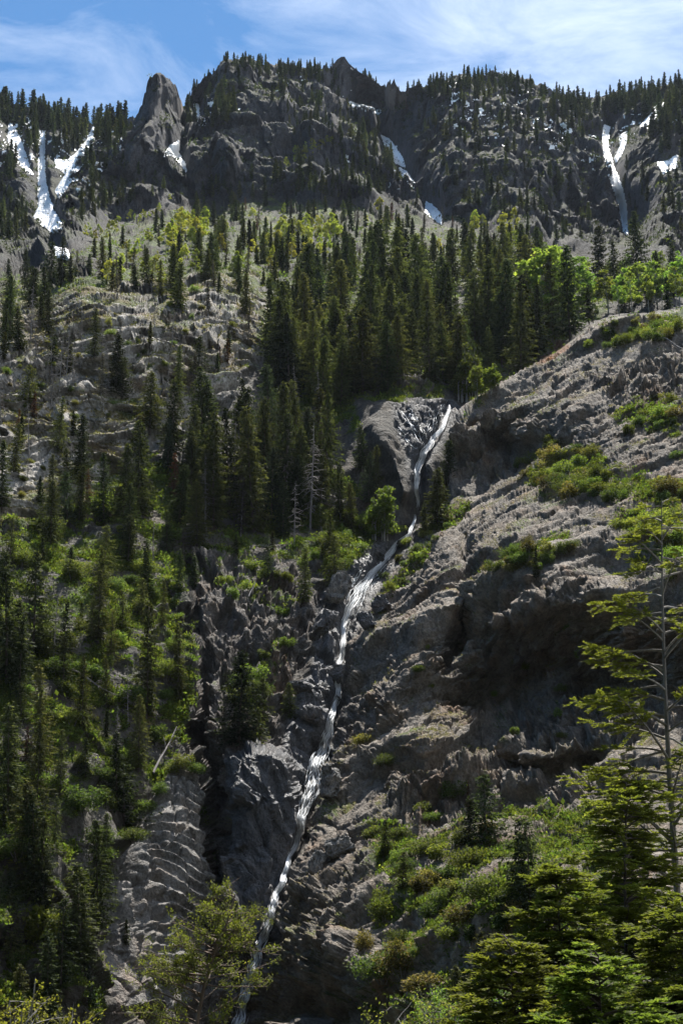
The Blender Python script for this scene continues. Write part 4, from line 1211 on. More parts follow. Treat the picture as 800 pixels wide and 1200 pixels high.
zone('slope left of the forest', [(70,330),(130,285),(215,262),(250,320),(310,340),(250,350),(150,350)], 52, 8, 11, (5, 9.5), [('spruce', 'dark', 4, 1), ('spruce', 'olive', 2, 1), ('grey', None, 1.6, .9), ('aspen', 'yellow', 2.2, .75)])
zone('far left rocks', [(0,345),(60,320),(90,330),(60,370),(20,420),(0,420)], 18, 10, 12, (8, 13), [('spruce', 'dark', 4, 1), ('snag', None, 1, 1)])
zone(ASP, [(640,335),(700,328),(800,318),(800,360),(720,372),(680,380),(645,360)], 30, 9, 13, (6, 9), [('aspen', 'green', 1, 1)])
many([(636,288,392,'green',1.5),(650,282,388,'green',1.4),(664,300,386,'green',1.4),(684,296,368,'green',1.3),(712,310,366,'green',1.4),(735,305,362,'green',1.3),(752,308,362,'green',1.5),(796,300,360,'green',1.4),(770,306,360,'green',1.3),(640,300,385,'green'),(655,295,385,'green'),(688,305,365,'green'),(740,318,368,'green'),(760,318,366,'green'),(725,325,370,'green'),(775,312,362,'green'),(792,310,362,'green'),(632,320,395,'green')], 'aspen', ASP)
many([(555,245,272,'yellow'),(566,250,276,'yellow'),(590,247,280,'yellow'),(600,244,284,'yellow'),(556,252,282,'yellow'),(610,268,300,'green'),(640,282,310,'green'),(650,285,312,'green')], 'aspen', CLIFFFOOT)
zone('band above the forest', [(290,302),(345,268),(400,278),(395,302),(330,316)], 34, 5.5, 14, (6, 9.5), [('aspen', 'yellow', 1, 1)])
zone('band above the forest', [(180,300),(215,268),(245,262),(248,285),(210,300)], 24, 5, 15, (6, 10), [('aspen', 'yellow', 1, 1)])
zone('ledge under the spire', [(96,278),(140,262),(200,236),(206,242),(150,272),(110,290)], 30, 4.5, 16, (3, 4.5), [('aspen', 'yellow', 1, 1)])
zone('high central cliff shelf', [(330,186),(350,178),(385,164),(392,172),(360,190),(335,196)], 22, 4.5, 17, (3.5, 6), [('aspen', 'yellow', 1, 1)])
many([(452,562,632,'lime',1.2),(440,580,634,'lime',1.1),(375,585,625,'green'),(545,412,470,'lime'),(560,420,466,'lime'),(578,424,460,'lime',1.4),(535,425,468,'green'),(548,400,470,'green',.9)], 'thicket', 'banks of the cascade')
# far mountain: conifers on the crest and on the ledges
g_ = np.random.default_rng(77)
for x0, x1, n, off, hr in ((-10,146,108,20,(10,15.5)),(218,292,34,26,(7,11)),(285,392,70,13,(7,11.5)),(420,458,12,10,(6,9)),(465,655,130,18,(7.5,12.5)),(645,805,130,24,(10,17)),(405,446,14,18,(5,9))):
    for k in range(n):
        x = g_.uniform(x0, x1); put('spruce', x, ysky(x) + 1 + off * g_.random() ** 1.3, hm=(1.0 if x0 == -10 else .72) * g_.uniform(*hr), zone=FAR, tint='dark')
MT = [(('spruce', 'dark', 5, 1), ('spruce', 'olive', 2, 1))][0]
for poly, n, hr, sd in (([(0,140),(160,152),(140,190),(105,205),(60,190),(0,215)], 80, (8,12.5), 1), ([(215,128),(262,108),(282,130),(258,152),(228,150)], 46, (8,12), 2),
      ([(470,115),(550,98),(650,115),(705,150),(695,185),(640,180),(560,185),(500,160)], 92, (6.5,10.5), 3), ([(400,130),(440,140),(466,180),(470,225),(430,232),(330,235),(225,262),(228,225),(320,205),(395,170)], 112, (6.5,10.5), 4),
      ([(510,190),(690,195),(650,235),(540,226)], 36, (5.5,9), 5), ([(750,130),(800,110),(800,190),(770,180)], 40, (10,15), 6), ([(0,215),(50,250),(40,275),(0,300)], 26, (6,10), 7),
      ([(115,180),(170,205),(200,225),(120,260),(80,262),(100,225)], 60, (5,8), 8), ([(290,80),(390,84),(420,130),(340,150)], 34, (5,8), 9), ([(400,160),(440,150),(466,200),(440,235),(400,230)], 50, (7,10.5), 10),
      ([(330,100),(400,120),(390,170),(340,160)], 36, (6, 9), 11), ([(700,200),(800,190),(800,280),(750,260)], 26, (5, 9), 12), ([(480,225),(690,240),(690,290),(560,262),(490,250)], 46, (5, 9), 13)):
    zone(FAR, poly, n, 3.2, 500 + sd, hr, [('spruce', 'dark', 5, 1), ('spruce', 'olive', 2, 1)])
# shrubs
SH = 'bush'
def shrubs(zone_, poly, n, mind, seed, hr, tints):
    g = np.random.default_rng(seed)
    for x, y in scatter(poly, int(n * .68), mind, seed):
        put('bush', x, y, hm=g.uniform(*hr), zone=zone_, tint=tints[g.integers(len(tints))], fat=g.uniform(.85, 1.3))
shrubs('upper shelf of the outcrop', [(598,552),(632,520),(690,530),(720,575),(800,570),(800,590),(690,590),(640,580)], 66, 9, 31, (1.5, 2.8), ['green', 'bright', 'bright', 'yellowish'])
shrubs('middle shelf of the outcrop', [(555,676),(600,652),(660,638),(682,640),(640,668),(590,682)], 36, 7, 32, (1.0, 2.0), ['bright', 'green', 'yellowish'])
shrubs('crest of the outcrop', [(695,395),(720,382),(800,372),(800,398),(730,410),(690,408)], 30, 9, 33, (1.4, 2.6), ['bright', 'yellowish', 'green'])
shrubs('right ledges of the outcrop', [(720,610),(800,600),(800,690),(760,670)], 18, 13, 34, (1.4, 2.6), ['green', 'bright'])
shrubs('right ledges of the outcrop', [(720,480),(800,462),(800,540),(740,520)], 16, 13, 35, (1.2, 2.4), ['green', 'bright', 'yellowish'])
shrubs('grassy bank below the cascade', [(440,690),(475,640),(540,585),(556,592),(505,645),(460,715)], 22, 9, 36, (.9, 1.8), ['bright', 'green', 'yellowish'])
shrubs('left bank of the falls', [(350,640),(430,600),(470,620),(420,665),(385,690),(360,680)], 26, 11, 37, (1.2, 2.6), ['green', 'bright'])
shrubs(GORGE_, [(430,980),(520,930),(600,940),(660,1000),(640,1120),(500,1180),(420,1150),(420,1050)], 58, 15, 38, (1.1, 2.6), ['green', 'green', 'bright', 'yellowish'])
shrubs('dark cliff of the outcrop', [(500,750),(700,720),(720,900),(560,900),(440,900),(460,840)], 20, 22, 39, (.6, 1.3), ['green', 'bright'])
shrubs(SLOPE, [(0,620),(200,600),(220,660),(215,820),(170,930),(100,1060),(0,1180)], 70, 19, 40, (1.4, 3.0), ['green', 'green', 'bright', 'green'])
shrubs('rim of the narrow gorge', [(235,660),(330,650),(350,700),(330,780),(300,860),(275,840),(310,740),(260,690)], 26, 13, 41, (1.1, 2.4), ['green', 'bright'])
shrubs(LEDGE_, [(0,400),(150,350),(290,320),(290,400),(200,510),(60,590),(0,590)], 80, 12, 42, (.6, 1.4), ['green', 'bright', 'yellowish'])
for e in ((200,908,14,'green'),(214,902,18,'bright'),(229,906,16,'green'),(186,932,16,'green'),(174,950,18,'bright'),(158,985,18,'green'),(247,1010,16,'green'),(250,960,14,'bright'),(425,872,14,'yellowish'),(452,898,16,'green'),(46,1105,55,'bright'),(490,1225,40,'bright'),(500,1040,26,'yellowish'),(118,990,26,'green'),(120,1012,22,'green')):
    put('bush', e[0], e[1], hpx=e[2], zone='waterfall bank', tint=e[3], fat=1.1)

M_OLIVEJ = leaf_material("juniper_sprays", (.06, .075, .014), (.16, .175, .04), .4, tip=(.24, .23, .07), obj_random=.05)
M_OAK = leaf_material("oak_leaves", (.075, .07, .016), (.19, .165, .04), .45, tip=(.28, .22, .06), obj_random=.05)
def near_juniper(h, seed):
    """leaning small tree: crooked trunk, pale forking twigs, tufts at the ends"""
    global rng
    keep = rng; rng = g = np.random.default_rng(seed)
    tr = tw = Shape(); cr = Shape()
    zs = np.linspace(-.6, h, 12); lean = np.interp(zs, [0, h * .55, h], [0, .05, 1.0])
    pts = np.stack([lean + .06 * np.sin(zs * 2), .1 * np.sin(zs), zs], 1)
    tr.tube(pts, np.interp(zs, [-.6, h], [.11, .018]), 0, 7)
    B, D, S_ = [], [], []
    for k in range(84):
        f = g.uniform(.25, 1.0) ** .8; z = h * f
        o = np.array([np.interp(z, zs, pts[:, i]) for i in range(3)])
        az = g.choice([0, math.pi, math.pi]) + g.normal(0, .9)
        L_ = (2.9 * (1 - f) ** .6 + .25) * g.uniform(.5, 1.2)
        d = unit(np.array([math.cos(az), math.sin(az), g.uniform(-.05, .7)]))
        n = 6; tt = np.linspace(0, 1, n)
        p_ = o + d * (tt * L_)[:, None] + g.normal(0, .06, (n, 3)).cumsum(0) * tt[:, None]
        tw.tube(p_, np.linspace(.022, .006, n), 0, 4)
        for q in range(int(7 + 5 * L_)):
            t_ = g.uniform(.25, 1); b = np.array([np.interp(t_, tt, p_[:, i]) for i in range(3)])
            e = unit(d * .6 + g.normal(0, .6, 3) + np.array([0, 0, .3])); l = g.uniform(.15, .45)
            tw.tube(np.stack([b, b + e * l * .5, b + e * l]), [.008, .006, .003], 0, 3)
            if g.random() < .5:
                m = int(g.integers(24, 60)); u = g.uniform(.2, 1.1, m)
                B.append(b + e * (u * l)[:, None] + g.normal(0, .05, (m, 3))); D.append(e + g.normal(0, .6, (m, 3))); S_.append(g.uniform(.035, .085, m))
    B, D, S_ = map(np.concatenate, (B, D, S_))
    cr.quads(rhombs(B, D, S_, S_ * .45), 0)
    rng = keep
    return tr, cr
def near_oak(h, seed):
    global rng
    keep = rng; rng = g = np.random.default_rng(seed)
    tr = tw = Shape(); cr = Shape()
    B, D, S_ = [], [], []
    for k in range(9):
        az = g.uniform(0, 6.28); o = np.array([.25 * math.cos(az), .25 * math.sin(az), -.4])
        r = g.uniform(.3, 1.7); e = np.array([r * math.cos(az), r * math.sin(az), h * g.uniform(.7, .98)])
        tt = np.linspace(0, 1, 8)
        p_ = o + (e - o) * tt[:, None] + g.normal(0, .035, (8, 3)).cumsum(0) * tt[:, None]
        tr.tube(p_, np.linspace(.05, .012, 8), 0, 6)
        for q in range(26):
            t_ = g.uniform(.3, 1); b = np.array([np.interp(t_, tt, p_[:, i]) for i in range(3)])
            d = unit(g.normal(0, 1, 3) + np.array([0, 0, .5])); l = g.uniform(.3, .9)
            w_ = b + d * (np.linspace(0, 1, 5) * l)[:, None] + g.normal(0, .018, (5, 3)).cumsum(0)
            tw.tube(w_, np.linspace(.014, .004, 5), 0, 3)
            for j in range(int(g.integers(3, 6))):
                c = w_[int(g.integers(1, 5))]; m = int(g.integers(7, 15))
                if g.random() < .72:
                    B.append(c + g.normal(0, .07, (m, 3))); D.append(d + g.normal(0, .8, (m, 3))); S_.append(g.uniform(.05, .10, m))
    B, D, S_ = map(np.concatenate, (B, D, S_))
    cr.quads(rhombs(B, D, S_, S_ * .62), 0)
    rng = keep
    return tr, cr

# ------------------------------------------------------------------ plants: build them; the largest 300 spruces singly, the rest as one far wood
TINT = {('spruce', 'dark'): M_DARK, ('spruce', 'olive'): M_OLIVE, ('spruce', 'bluish'): M_BLUE, ('small', 'dark'): M_DARK, ('aspen', 'green'): M_ASPEN, ('aspen', 'yellow'): M_ASPENY,
        ('thicket', 'lime'): M_SHRUBG, ('thicket', 'green'): M_SHRUB, ('bush', 'green'): M_SHRUB, ('bush', 'bright'): M_SHRUBG, ('bush', 'yellowish'): M_SHRUBY}
NAMES = {'spruce': ('spruce_tree', 'spruce'), 'small': ('spruce_tree', 'spruce'), 'red': ('dead_red_spruce', 'dead tree'), 'grey': ('bare_grey_spruce', 'dead tree'), 'snag': ('dead_snag', 'dead tree'),
         'aspen': ('aspen_tree', 'aspen'), 'thicket': ('young_aspen', 'young tree'), 'bush': ('shrub', 'shrub')}
ORD = ['', 'leftmost', 'second', 'third', 'fourth', 'fifth', 'sixth', 'seventh', 'eighth', 'ninth', 'tenth']
LOOK = {('spruce', 'dark'): 'dark green spruce', ('spruce', 'olive'): 'olive green spruce', ('spruce', 'bluish'): 'bluish green spruce', ('small', 'dark'): 'little dark spruce', ('red', None): 'rust red dead spruce',
        ('grey', None): 'bare twiggy grey spruce', ('snag', None): 'bare dead grey snag', ('aspen', 'green'): 'fresh green aspen', ('aspen', 'yellow'): 'yellow-green aspen', ('thicket', 'lime'): 'lime green young aspen clump',
        ('thicket', 'green'): 'green young tree clump', ('bush', 'green'): 'deep green shrub', ('bush', 'bright'): 'bright green shrub', ('bush', 'yellowish'): 'yellowish shrub'}

gv = np.random.default_rng(5)
spr = [s for s in SPEC if s['kind'] in ('spruce', 'small')]
rest = [s for s in SPEC if s['kind'] not in ('spruce', 'small')]
spr.sort(key=lambda s: -s['px'] * (0.45 if s['zone'] == FAR else 1))
single, wood = spr[:296], spr[296:]
ordered = single + rest

# labels: the look, then the place among its like
byzone = {}
for s in ordered:
    byzone.setdefault((LOOK[(s['kind'], s['tint'])], s['zone']), []).append(s)
for (look, zn), L_ in byzone.items():
    plural = look + 's'
    L_.sort(key=lambda s: s['y'])
    per = 9
    nrow = max(1, math.ceil(len(L_) / per))
    rows = [list(r) for r in np.array_split(np.array(L_, dtype=object), nrow)] if nrow > 1 else [L_]
    for ri, row in enumerate(rows):
        row = sorted(row, key=lambda s: s['x'])
        for ci, s in enumerate(row):
            where = '' if nrow == 1 else (', ' + ('topmost' if ri == 0 else 'lowest' if ri == nrow - 1 else ORD[ri + 1]) + ' row')
            place = zn if zn.startswith(('behind',)) else 'on the ' + zn if not zn.startswith(('stand', 'dense', 'bright', 'foot', 'waterfall')) else ('in the ' if zn.startswith(('stand', 'dense', 'bright')) else 'at the ') + zn
            if len(row) == 1: num = 'lone ' if nrow == 1 else ''
            else: num = (ORD[ci + 1] + ' ' + ('' if ci == 0 else 'from left '))
            s['label'] = ' '.join((num + look + where + ' ' + place).replace(' ,', ',').split()) if 'from left' not in num else ' '.join((look + ', ' + num.strip() + where + ', ' + place).split())
            s['group'] = plural + ' ' + place
            if s['say']: s['label'] = s['say']

def build_plant(s):
    k = s['kind']
    key_kind = k
    if k == 'spruce' and s['h'] < 8.0: key_kind = 'small'
    nv_ = sum(1 for q in LIB if q[0] == key_kind)
    v = s['variant'] if s['variant'] is not None else int(gv.integers(nv_))
    a, b = LIB[(key_kind, v % nv_)]
    sc = s['h'] / KIND_H[key_kind]
    nm, cat = NAMES[k]
    e = bpy.data.objects.new(nm, a if b is None else None); COL.objects.link(e)
    e.location = s['p'] - np.array([0, 0, .15 * sc])
    w = sc * s['fat'] * (1.0 if key_kind != 'small' or k == 'small' else .95)
    e.scale = (w, w, sc)
    e.rotation_euler = (gv.normal(0, .028), gv.normal(0, .028), gv.uniform(0, 6.28))
    tag(e, s['label'], cat, s['group'])
    if b is None: return e
    link(a.name.split('.')[0], a, e)
    c = link(b.name.split('.')[0], b, e)
    m = TINT.get((k, s['tint']))
    if m is not None:
        c.material_slots[0].link = 'OBJECT'; c.material_slots[0].material = m
    return e
for s in ordered: build_plant(s)

def merged_wood(name, specs, variants, base_h, mats):
    Vs, Qs, ms, ls, ps = [], [], [], [], []
    n = 0
    for s in specs:
        V, Q, mi, lf = variants[int(gv.integers(len(variants)))]
        sc = s['h'] / base_h; w = sc * gv.uniform(.85, 1.25); a = gv.uniform(0, 6.28)
        c_, s_ = math.cos(a), math.sin(a)
        X = np.stack([(V[:, 0] * c_ - V[:, 1] * s_) * w, (V[:, 0] * s_ + V[:, 1] * c_) * w, V[:, 2] * sc], 1) + s['p']
        Vs.append(X); Qs.append(Q + n); n += len(V)
        ms.append(np.where(mi == 1, 1 if s['tint'] == 'dark' else 2, 0)); ls.append(lf); ps.append(np.full(len(Q), gv.random()))
    me = make_mesh(name, np.concatenate(Vs), quads=np.concatenate(Qs), mats=mats, qmat=np.concatenate(ms), fattr={'leaf': np.concatenate(ls), 'plant': np.concatenate(ps)})
    return tag(link(name, me), kind='stuff')
low = []
for v in range(6):
    tr, cr = conifer(12.0, 12 * (.12, .14, .17, .13, .15, .11)[v], 120 + v, spacing=.62, per=5, sprays=3, size=.95, bare=.05, ragged=.3, power=.75)
    V1, Q1, m1, a1 = tr.arrays(); V2, Q2, m2_, a2 = cr.arrays()
    low.append((np.concatenate([V1, V2]), np.concatenate([Q1, Q2 + len(V1)]), np.r_[m1 * 0, m2_ * 0 + 1], np.r_[a1, a2]))
merged_wood('spruce_forest', wood, low, 12.0, [BARK, M_DARK, M_OLIVE])

# ------------------------------------------------------------------ undergrowth and grass on the green ground (nobody could count it)
def undergrowth(name, weight, n, size, per, mats, seed, hue=None):
    g = np.random.default_rng(seed)
    w = np.clip(weight, 0, None).ravel(); w = w / w.sum()
    k = g.choice(len(w), n, p=w)
    r_, c_ = np.divmod(k, NC)
    r_ = np.clip(r_, 1, NR - 2); c_ = np.clip(c_, 1, NC - 2)
    base = P[r_, c_] + (P[r_, c_ + 1] - P[r_, c_ - 1]) * g.uniform(-.5, .5, (n, 1)) + (P[r_ + 1, c_] - P[r_ - 1, c_]) * g.uniform(-.5, .5, (n, 1))
    nn = Nf[r_, c_] * .6 + np.array([0, 0, .6])
    big = size * g.lognormal(0, .38, n) * np.interp(base[:, 1], [100, 200, 300, 800], [.55, .85, 1.15, 2.4])
    b = np.repeat(base, per, 0) + g.normal(0, .33, (n * per, 3)) * np.repeat(big, per)[:, None] * np.array([1, 1, .5])
    d = np.repeat(nn, per, 0) + g.normal(0, .8, (n * per, 3))
    s = np.repeat(big, per) * g.uniform(.22, .5, n * per)
    global rng
    keep = rng; rng = g
    A = rhombs(b, d, s, s * .6)
    rng = keep
    lf = np.clip(np.repeat(g.random(n), per) * .55 + g.random(n * per) * .45, 0, 1)
    me = make_mesh(name, A.reshape(-1, 3), quads=np.arange(len(A) * 4).reshape(-1, 4), mats=mats, fattr={'leaf': lf, 'plant': np.repeat(g.random(n), per)})
    return tag(link(name, me), kind='stuff')
sm = lambda a: a.reshape(NR, NC)
patch = smooth(-.15, .25, fbm(pf / 4.5, 3, 401))
undergrowth('undergrowth', VEG * sm((mG + 0.25 * mC + 1.1 * mO * green) * (.15 + .85 * patch)) * smooth(225, 300, YY) * (1 - .6 * smooth(480, 300, YY)), 76000, .62, 14, [M_COVER], 1)
undergrowth('ledge_grass', VEG * sm(mO + 1.6 * mL + .3 * mG) * sm(.2 + .8 * patch), 34000, .32, 8, [M_SHRUBY], 2)
undergrowth('mountain_scrub', VEG * sm(mM) * sm(smooth(-.1, .3, fbm(pf / 16, 3, 405))), 5500, .8, 12, [M_DARK], 3)

# ------------------------------------------------------------------ snow
def snow_mesh(name, poly, seed, amp=4.0, thr=0.0, step=.7, lift=.8, scale=9.0, speck=None):
    a = np.array(poly, float); lo = a.min(0) - 4; hi = a.max(0) + 4
    xs = np.arange(lo[0], hi[0], step); ys_ = np.arange(lo[1], hi[1], step)
    X, Y = np.meshgrid(xs, ys_)
    sd = sdf(poly, X, Y)
    G = ground(X, Y)
    q = G.reshape(-1, 3).astype(np.float32)
    m = sd + 1.6 + amp * 1.6 * fbm(q / scale, 4, seed).reshape(X.shape)
    if speck is not None:
        m = np.minimum(sd + 3, (fbm(q / np.array([speck, speck, speck * .8]), 4, seed + 5).reshape(X.shape) - thr) * 30)
    m = np.where(Y < ysky(X) + 2, -5, m)
    keep = m > 0
    f = keep[:-1, :-1] & keep[1:, :-1] & keep[1:, 1:] & keep[:-1, 1:]
    idx = np.arange(X.size).reshape(X.shape)
    qd = np.stack([idx[:-1, :-1], idx[1:, :-1], idx[1:, 1:], idx[:-1, 1:]], -1)[f]
    if speck is None:                                   # one patch is one piece: keep the largest
        lab = np.where(f, np.arange(f.size).reshape(f.shape) + 1, 0)
        for _ in range(400):
            m0 = lab
            for sh_ in ((1, 0), (-1, 0), (0, 1), (0, -1)):
                lab = np.where(f, np.maximum(lab, np.roll(lab, sh_, (0, 1))), 0)
            if (lab == m0).all(): break
        if f.any():
            v_, c_ = np.unique(lab[f], return_counts=True); f = lab == v_[c_.argmax()]
        qd = np.stack([idx[:-1, :-1], idx[1:, :-1], idx[1:, 1:], idx[:-1, 1:]], -1)[f]
    Gy = G.reshape(-1, 3)[:, 1]
    if len(qd) and speck is not None: qd = qd[(Gy[qd].max(1) - Gy[qd].min(1)) < 14]
    if not len(qd): return None
    N = normals(G); N = blur(N, 2); N /= np.maximum(np.linalg.norm(N, axis=-1, keepdims=True), 1e-9)
    th = lift * np.clip(m / 2.5, .25, 1)
    Gb = blur(G, 1); Gb = Gb * np.minimum(1, G[..., 1:2] / Gb[..., 1:2])
    V = Gb + (N + np.array([0, 0, .5])) * th[..., None]
    u, inv = np.unique(qd, return_inverse=True)
    return make_mesh(name, V.reshape(-1, 3)[u], quads=inv.reshape(-1, 4), mats=[MAT_SNOW], smooth_=True)
for k, (poly, lab) in enumerate(SNOWP):
    me = snow_mesh('snow_patch', poly, 600 + k, amp=1.3, scale=7.0)
    if me: tag(link('snow_patch', me), lab, 'snow patch', 'snow patches on the mountain')
SP_V = []
for k, (poly, thr) in enumerate((([(0,138),(160,150),(120,205),(90,225),(60,200),(0,200)], .05), ([(215,122),(262,105),(280,128),(250,152)], .12), ([(500,95),(650,112),(700,150),(690,175),(560,170),(520,140)], .12), ([(300,84),(392,88),(430,110),(380,120),(330,110)], .2), ([(690,120),(800,100),(800,150),(720,160)], .14), ([(395,160),(470,175),(470,220),(420,220)], .24), ([(660,180),(720,150),(730,180),(700,200)], .15))):
    me = snow_mesh('snow', poly, 640 + k, thr=thr + .07, speck=8.0, lift=.5)
    if me:
        n = len(me.vertices); v = np.empty(n * 3, np.float32); me.vertices.foreach_get('co', v)
        q = np.empty(len(me.polygons) * 4, np.int32); me.loops.foreach_get('vertex_index', q)
        SP_V.append((v.reshape(-1, 3), q.reshape(-1, 4))); bpy.data.meshes.remove(me)
off = 0; VV, QQ = [], []
for v, q in SP_V: VV.append(v); QQ.append(q + off); off += len(v)
tag(link('snow', make_mesh('snow', np.concatenate(VV), quads=np.concatenate(QQ), mats=[MAT_SNOW], smooth_=True)), kind='stuff')

# ------------------------------------------------------------------ the falls
def water(name, line, label, strands, seed, cross=14, lace=()):
    g = np.random.default_rng(seed)
    A = np.array(line, float)
    L_ = np.r_[0, np.cumsum(np.hypot(*np.diff(A[:, :2], axis=0).T))]
    s = np.arange(0, L_[-1], 1.2)
    X = np.interp(s, L_, A[:, 0]); Y = np.interp(s, L_, A[:, 1]); Wd = np.interp(s, L_, A[:, 2])
    X = X + 1.3 * np.sin(s / 9.0) + .8 * np.sin(s / 3.7)
    tx = np.gradient(X); ty = np.gradient(Y); l = np.hypot(tx, ty)
    nx, ny = -ty / l, tx / l
    c = np.linspace(-1, 1, cross)
    gxp = X[:, None] + nx[:, None] * c[None] * Wd[:, None] * .5; gyp = Y[:, None] + ny[:, None] * c[None] * Wd[:, None] * .5
    G = ground(gxp, gyp)
    k_ = G[..., 1].copy()
    for _ in range(3): k_ = np.minimum(np.minimum(k_, np.roll(k_, 1, 1)), np.roll(k_, -1, 1))
    for _ in range(2): k_[1:-1] = np.minimum(k_[1:-1], .5 * (k_[:-2] + k_[2:]) + .05)
    k_ = np.minimum(blur(k_, 3), G[..., 1] - .1)
    ctr = ray(gxp, gyp) * k_[..., None]
    ctr = blur(ctr, 1)
    out = np.array([0, -.8, .6])
    V = ctr + out * (0.15 + .12 * (1 - c[None] ** 2))[..., None]
    mpp = ctr[:, cross // 2, 1] / FPX
    V = V + out * (0.14 * fbm(V.reshape(-1, 3).astype(np.float32) / np.array([.7, 3, 1.6]), 3, seed)).reshape(V.shape[:2])[..., None]
    i2 = np.arange(V.shape[0] * cross).reshape(-1, cross)
    q = np.stack([i2[:-1, :-1], i2[1:, :-1], i2[1:, 1:], i2[:-1, 1:]], -1).reshape(-1, 4)
    flow = np.stack([c[None] * (Wd * mpp)[:, None] * .6, np.repeat((s * np.mean(mpp))[:, None], cross, 1), np.zeros_like(G[..., 0])], -1).reshape(-1, 3)
    cover = np.repeat(np.clip(.80 - 1.0 * np.abs(c) ** 2.2, -.6, 1)[None], len(s), 0)
    cover = cover - np.clip((Wd - 9) / 34, -.1, .4)[:, None]
    cover = cover - .9 * (np.exp(-s / 6) + np.exp(-(s[-1] - s) / 6))[:, None]
    cover = cover + (.42 * fbm(np.stack([np.repeat(s[:, None] / 30, cross, 1), c[None] * .8 + 0 * s[:, None], 0 * s[:, None] + 0 * c[None]], -1).reshape(-1, 3).astype(np.float32), 3, seed + 3)).reshape(len(s), cross)
    me = make_mesh(name, V.reshape(-1, 3), quads=q, mats=[MAT_WATER], smooth_=True, pattr={'cover': cover.ravel()}, pcol={'flow': flow})
    o = tag(link(name, me), label, 'waterfall')
    # white threads where the water breaks up
    sh = Shape()
    for k in range(strands):
        i0 = int(g.integers(0, len(s) - 12)); n = int(g.integers(6, 16)); i1 = min(len(s) - 1, i0 + n)
        a = float(g.normal(0, .5)); ii_ = np.arange(i0, i1)
        cc = np.clip(a + .12 * np.sin(ii_ * .35 + g.uniform(0, 6)), -1, 1)
        fi = (cc + 1) / 2 * (cross - 1); j = np.clip(fi.astype(int), 0, cross - 2); fr = (fi - j)[:, None]
        pt = V[ii_, j] * (1 - fr) + V[ii_, j + 1] * fr + out * g.uniform(.05, .3)
        sh.tube(pt, np.sin(np.linspace(.3, 2.9, len(ii_))) * g.uniform(.018, .055), 0, 3)
    # thin threads that lace down the rock face beside the main run
    for ln in lace:
        B_ = np.array(ln, float); u = np.linspace(0, 1, 26); kk = np.linspace(0, 1, len(B_))
        for k in range(7):
            xs_ = np.interp(u, kk, B_[:, 0]) + g.normal(0, 2.2) + np.cumsum(g.normal(0, .22, 26)); ys_ = np.interp(u, kk, B_[:, 1]) + g.normal(0, 1.5)
            a0 = int(g.integers(0, 12)); a1 = int(g.integers(a0 + 6, 26))
            G = ground(xs_, ys_) + out * .16
            sh.tube(G[a0:a1], np.full(a1 - a0, g.uniform(.02, .05)), 0, 3)
    link('spray', sh.mesh('spray', [MAT_FOAM], True), o)
    return o
MAT_FOAM, nt_, out_ = newmat("white_foam")
b_ = node(nt_, 'ShaderNodeBsdfPrincipled', Roughness=.5); b_.inputs['Base Color'].default_value = (.8, .83, .86, 1)
nt_.links.new(b_.outputs[0], out_.inputs['Surface'])
water('waterfall', [(486,604,3),(483,616,4),(478,628,5),(465,641,6),(452,655,9),(441,668,8),(430,684,10),(416,700,20),(407,722,10),(402,745,7),(399,775,7),(397,800,7),(393,826,8),(387,850,10),(379,876,15),(371,900,21),(364,926,21),(357,950,16),(351,975,8),(345,996,6),(335,1021,8),(325,1050,8),(317,1080,10),(307,1106,12),(295,1140,14),(285,1180,16),(279,1205,17),(272,1245,18)],
      'long white waterfall dropping down the dark gorge from the rock steps', 1100, 701, lace=([(438,672),(427,690),(419,712),(408,732)], [(424,668),(410,690),(403,716)], [(374,880),(361,920),(352,960)], [(386,880),(378,915),(367,945)], [(462,640),(448,652),(436,668)], [(452,662),(437,680),(424,698)]))
water('upper_cascade', [(526,476,4),(521,494,5),(514,510,6),(505,521,7),(496,532,9),(490,546,8),(489,560,7),(488,578,5),(487,600,4)],
      'short upper cascade sliding off the pale wet ledge below the forest', 300, 702, lace=([(466,482),(480,498),(494,520),(499,536)], [(478,477),(490,498),(503,518)], [(460,498),(477,514),(494,534)], [(508,474),(506,494),(500,520)], [(520,472),(512,486),(508,508)]))

# ------------------------------------------------------------------ fallen logs and loose blocks
def log(x0, y0, x1, y1, r, label, seed):
    g = np.random.default_rng(seed)
    a, b = ground(x0, y0) + np.array([0, -.5, .5]), ground(x1, y1) + np.array([0, -.6, .9])
    t_ = br = Shape()
    d = b - a
    t_.tube(np.stack([d * f + np.array([0, 0, .12 * math.sin(f * 7)]) for f in np.linspace(0, 1, 8)]), np.linspace(r, r * .35, 8), 0, 7)
    for k in range(9):
        f = g.uniform(.25, 1); bare_branch(br, d * f, unit(g.normal(0, 1, 3) + d / np.linalg.norm(d) * .6), np.linalg.norm(d) * g.uniform(.06, .16), g, 1, r * .25)
    e = link('fallen_log', t_.mesh('fallen_log', [BARK_GREY], True), loc=a)
    tag(e, label, 'fallen tree', 'fallen dead trees')
log(180, 912, 208, 862, .16, 'pale fallen log leaning above the top of the ribbed slab', 1)
log(245, 1002, 213, 945, .16, 'dark fallen log lying down the right side of the ribbed slab', 2)
log(85, 790, 135, 825, .14, 'thin fallen grey trunk on the green slope at left', 3)
log(776, 400, 800, 418, .16, 'bleached fallen log on the crest of the outcrop at the right edge', 4)
log(292, 705, 300, 690, .1, 'short broken pale branch on the rim of the narrow gorge', 5)
log(330, 475, 395, 462, .14, 'grey fallen trunk lying at the front edge of the dense forest', 6)

